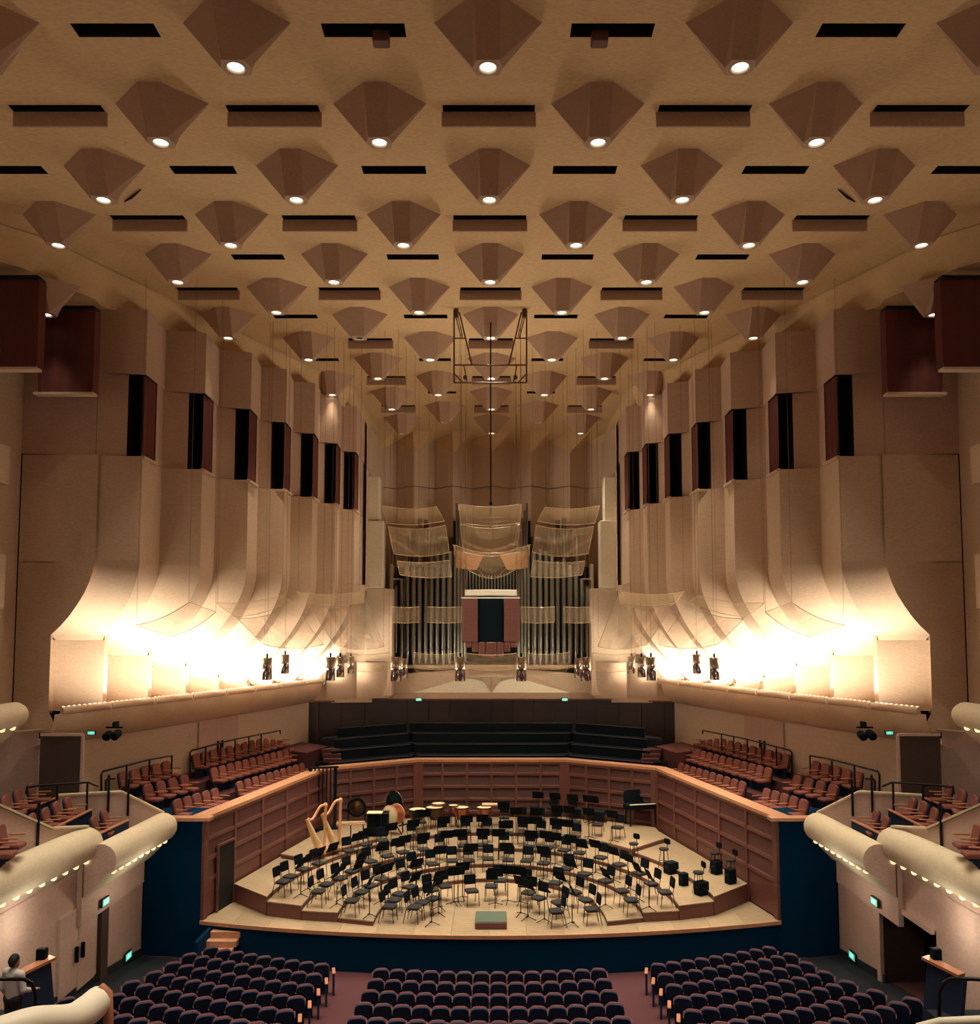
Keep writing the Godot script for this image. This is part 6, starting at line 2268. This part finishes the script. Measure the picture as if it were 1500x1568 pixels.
# ---------------------------------------------------------------- nearest things at the bottom corners
func build_near() -> void:
	for s in [-1.0, 1.0]:
		var w := side_word(s)
		var o := thing("side_box", "dark-walled side box low at the %s edge of the stalls" % w, "box", Vector3.ZERO)
		var st := mb()
		box(st, mx(V(-9.95, 0.2, 15.2), s), Vector3(1.5, 1.56, 5.2))
		obj("floor_block", st, M.dark_carpet, o)
		var a := P(24, 1495, 17.4)
		var b := P(81, 1467, 18.1)
		st = mb()
		beam(st, mx(Vector3(a.x, a.y - 0.7, a.z), s), mx(Vector3(b.x, b.y - 0.7, b.z), s), 0.12, 1.4)
		obj("front_wall", st, M.navy, o)
		st = mb()
		beam(st, mx(a + Vector3(0, 0.02, 0), s), mx(b + Vector3(0, 0.02, 0), s), 0.24, 0.06)
		obj("coping", st, M.armrest, o)
		st = mb()
		var c := P(64, 1470, 18.0)
		bbox(st, mx(c + Vector3(0, 0.12, 0), s), Vector3(0.2, 0.26, 0.16), 0.02)
		obj("post_cap", st, M.black, o)
		rail("dark curved handrail at the bottom %s in front of the side box" % w, [[-40, 1502, 13.5], [2, 1499, 13.6], [36, 1499, 13.8], [48, 1505, 14.0], [54, 1520, 14.1], [55, 1575, 14.1]], [], 0.0, s)
	build_person(Vector3(-9.10, 0.98, -16.2), -0.35)
	# white rounded balcony front with a brown end at the bottom left
	var o := thing("balcony_parapet", "white rounded balcony parapet with a brown curved end, bottom left corner", "parapet")
	var pts := [P(-60, 1600, 8.6), P(0, 1583, 8.8), P(50, 1568, 9.0), P(105, 1563, 9.3), P(132, 1548, 9.6), P(150, 1533, 9.9)]
	var cv := []
	for i in pts.size() - 1:
		for k in 4:
			var u := k / 4.0
			var p0: Vector3 = pts[maxi(i - 1, 0)]
			var p3: Vector3 = pts[mini(i + 2, pts.size() - 1)]
			cv.append((pts[i] as Vector3).cubic_interpolate(pts[i + 1], p0, p3, u))
	cv.append(pts[-1])
	var st := mb()
	tube(st, cv, 0.17, 16)
	for i in cv.size() - 1:
		quad(st, cv[i] + Vector3(0, 0, 0.17), cv[i + 1] + Vector3(0, 0, 0.17), cv[i + 1] + Vector3(0, -1.2, 0.17), cv[i] + Vector3(0, -1.2, 0.17))
	obj("rounded_front", st, M.white_paint, o)
	st = mb()
	tube(st, [cv[-1] + Vector3(0.02, 0.16, 0), cv[-1] + Vector3(0.12, 0.10, 0.02), cv[-1] + Vector3(0.15, -0.15, 0.05), cv[-1] + Vector3(0.17, -0.8, 0.08)], 0.055, 8)
	obj("curved_end", st, M.armrest, o)
	o = thing("balcony_edge", "thin white balcony edge cutting the bottom right corner", "parapet")
	st = mb()
	tube(st, [P(1405, 1575, 8.8), P(1440, 1566, 8.7), P(1530, 1562, 8.4)], 0.05, 10)
	obj("edge", st, M.white_paint, o)

	# house sconces on the side walls of the rear half, behind and beside the camera
	for s in [-1.0, 1.0]:
		for k in 4:
			var at := V(15.85 * s, 11.5, -5.0 + 5.6 * k)
			o = thing("wall_sconce", "round opal wall sconce on the %s wall beside the balcony, %s from the rear" % [side_word(s), nth(k)], "wall lamp", at, 0.0, "house sconces")
			st = mb()
			lathe(st, [Vector2(0, -0.2), Vector2(0.13, -0.15), Vector2(0.2, 0.0), Vector2(0.13, 0.15), Vector2(0, 0.2)], 16)
			obj("bulb", st, M.lamp, o)
			st = mb()
			bbox(st, Vector3(0.1 * s, 0, 0), Vector3(0.1, 0.5, 0.5), 0.02)
			obj("back_plate", st, M.cream, o)
			var l := OmniLight3D.new()
			l.name = "sconce_light"
			l.position = Vector3(-0.3 * s, 0, 0)
			l.light_color = COVE
			l.light_energy = L_SCONCE
			l.light_size = 0.2
			l.omni_range = 80.0
			l.omni_attenuation = 2.0
			l.shadow_enabled = true
			o.add_child(l)
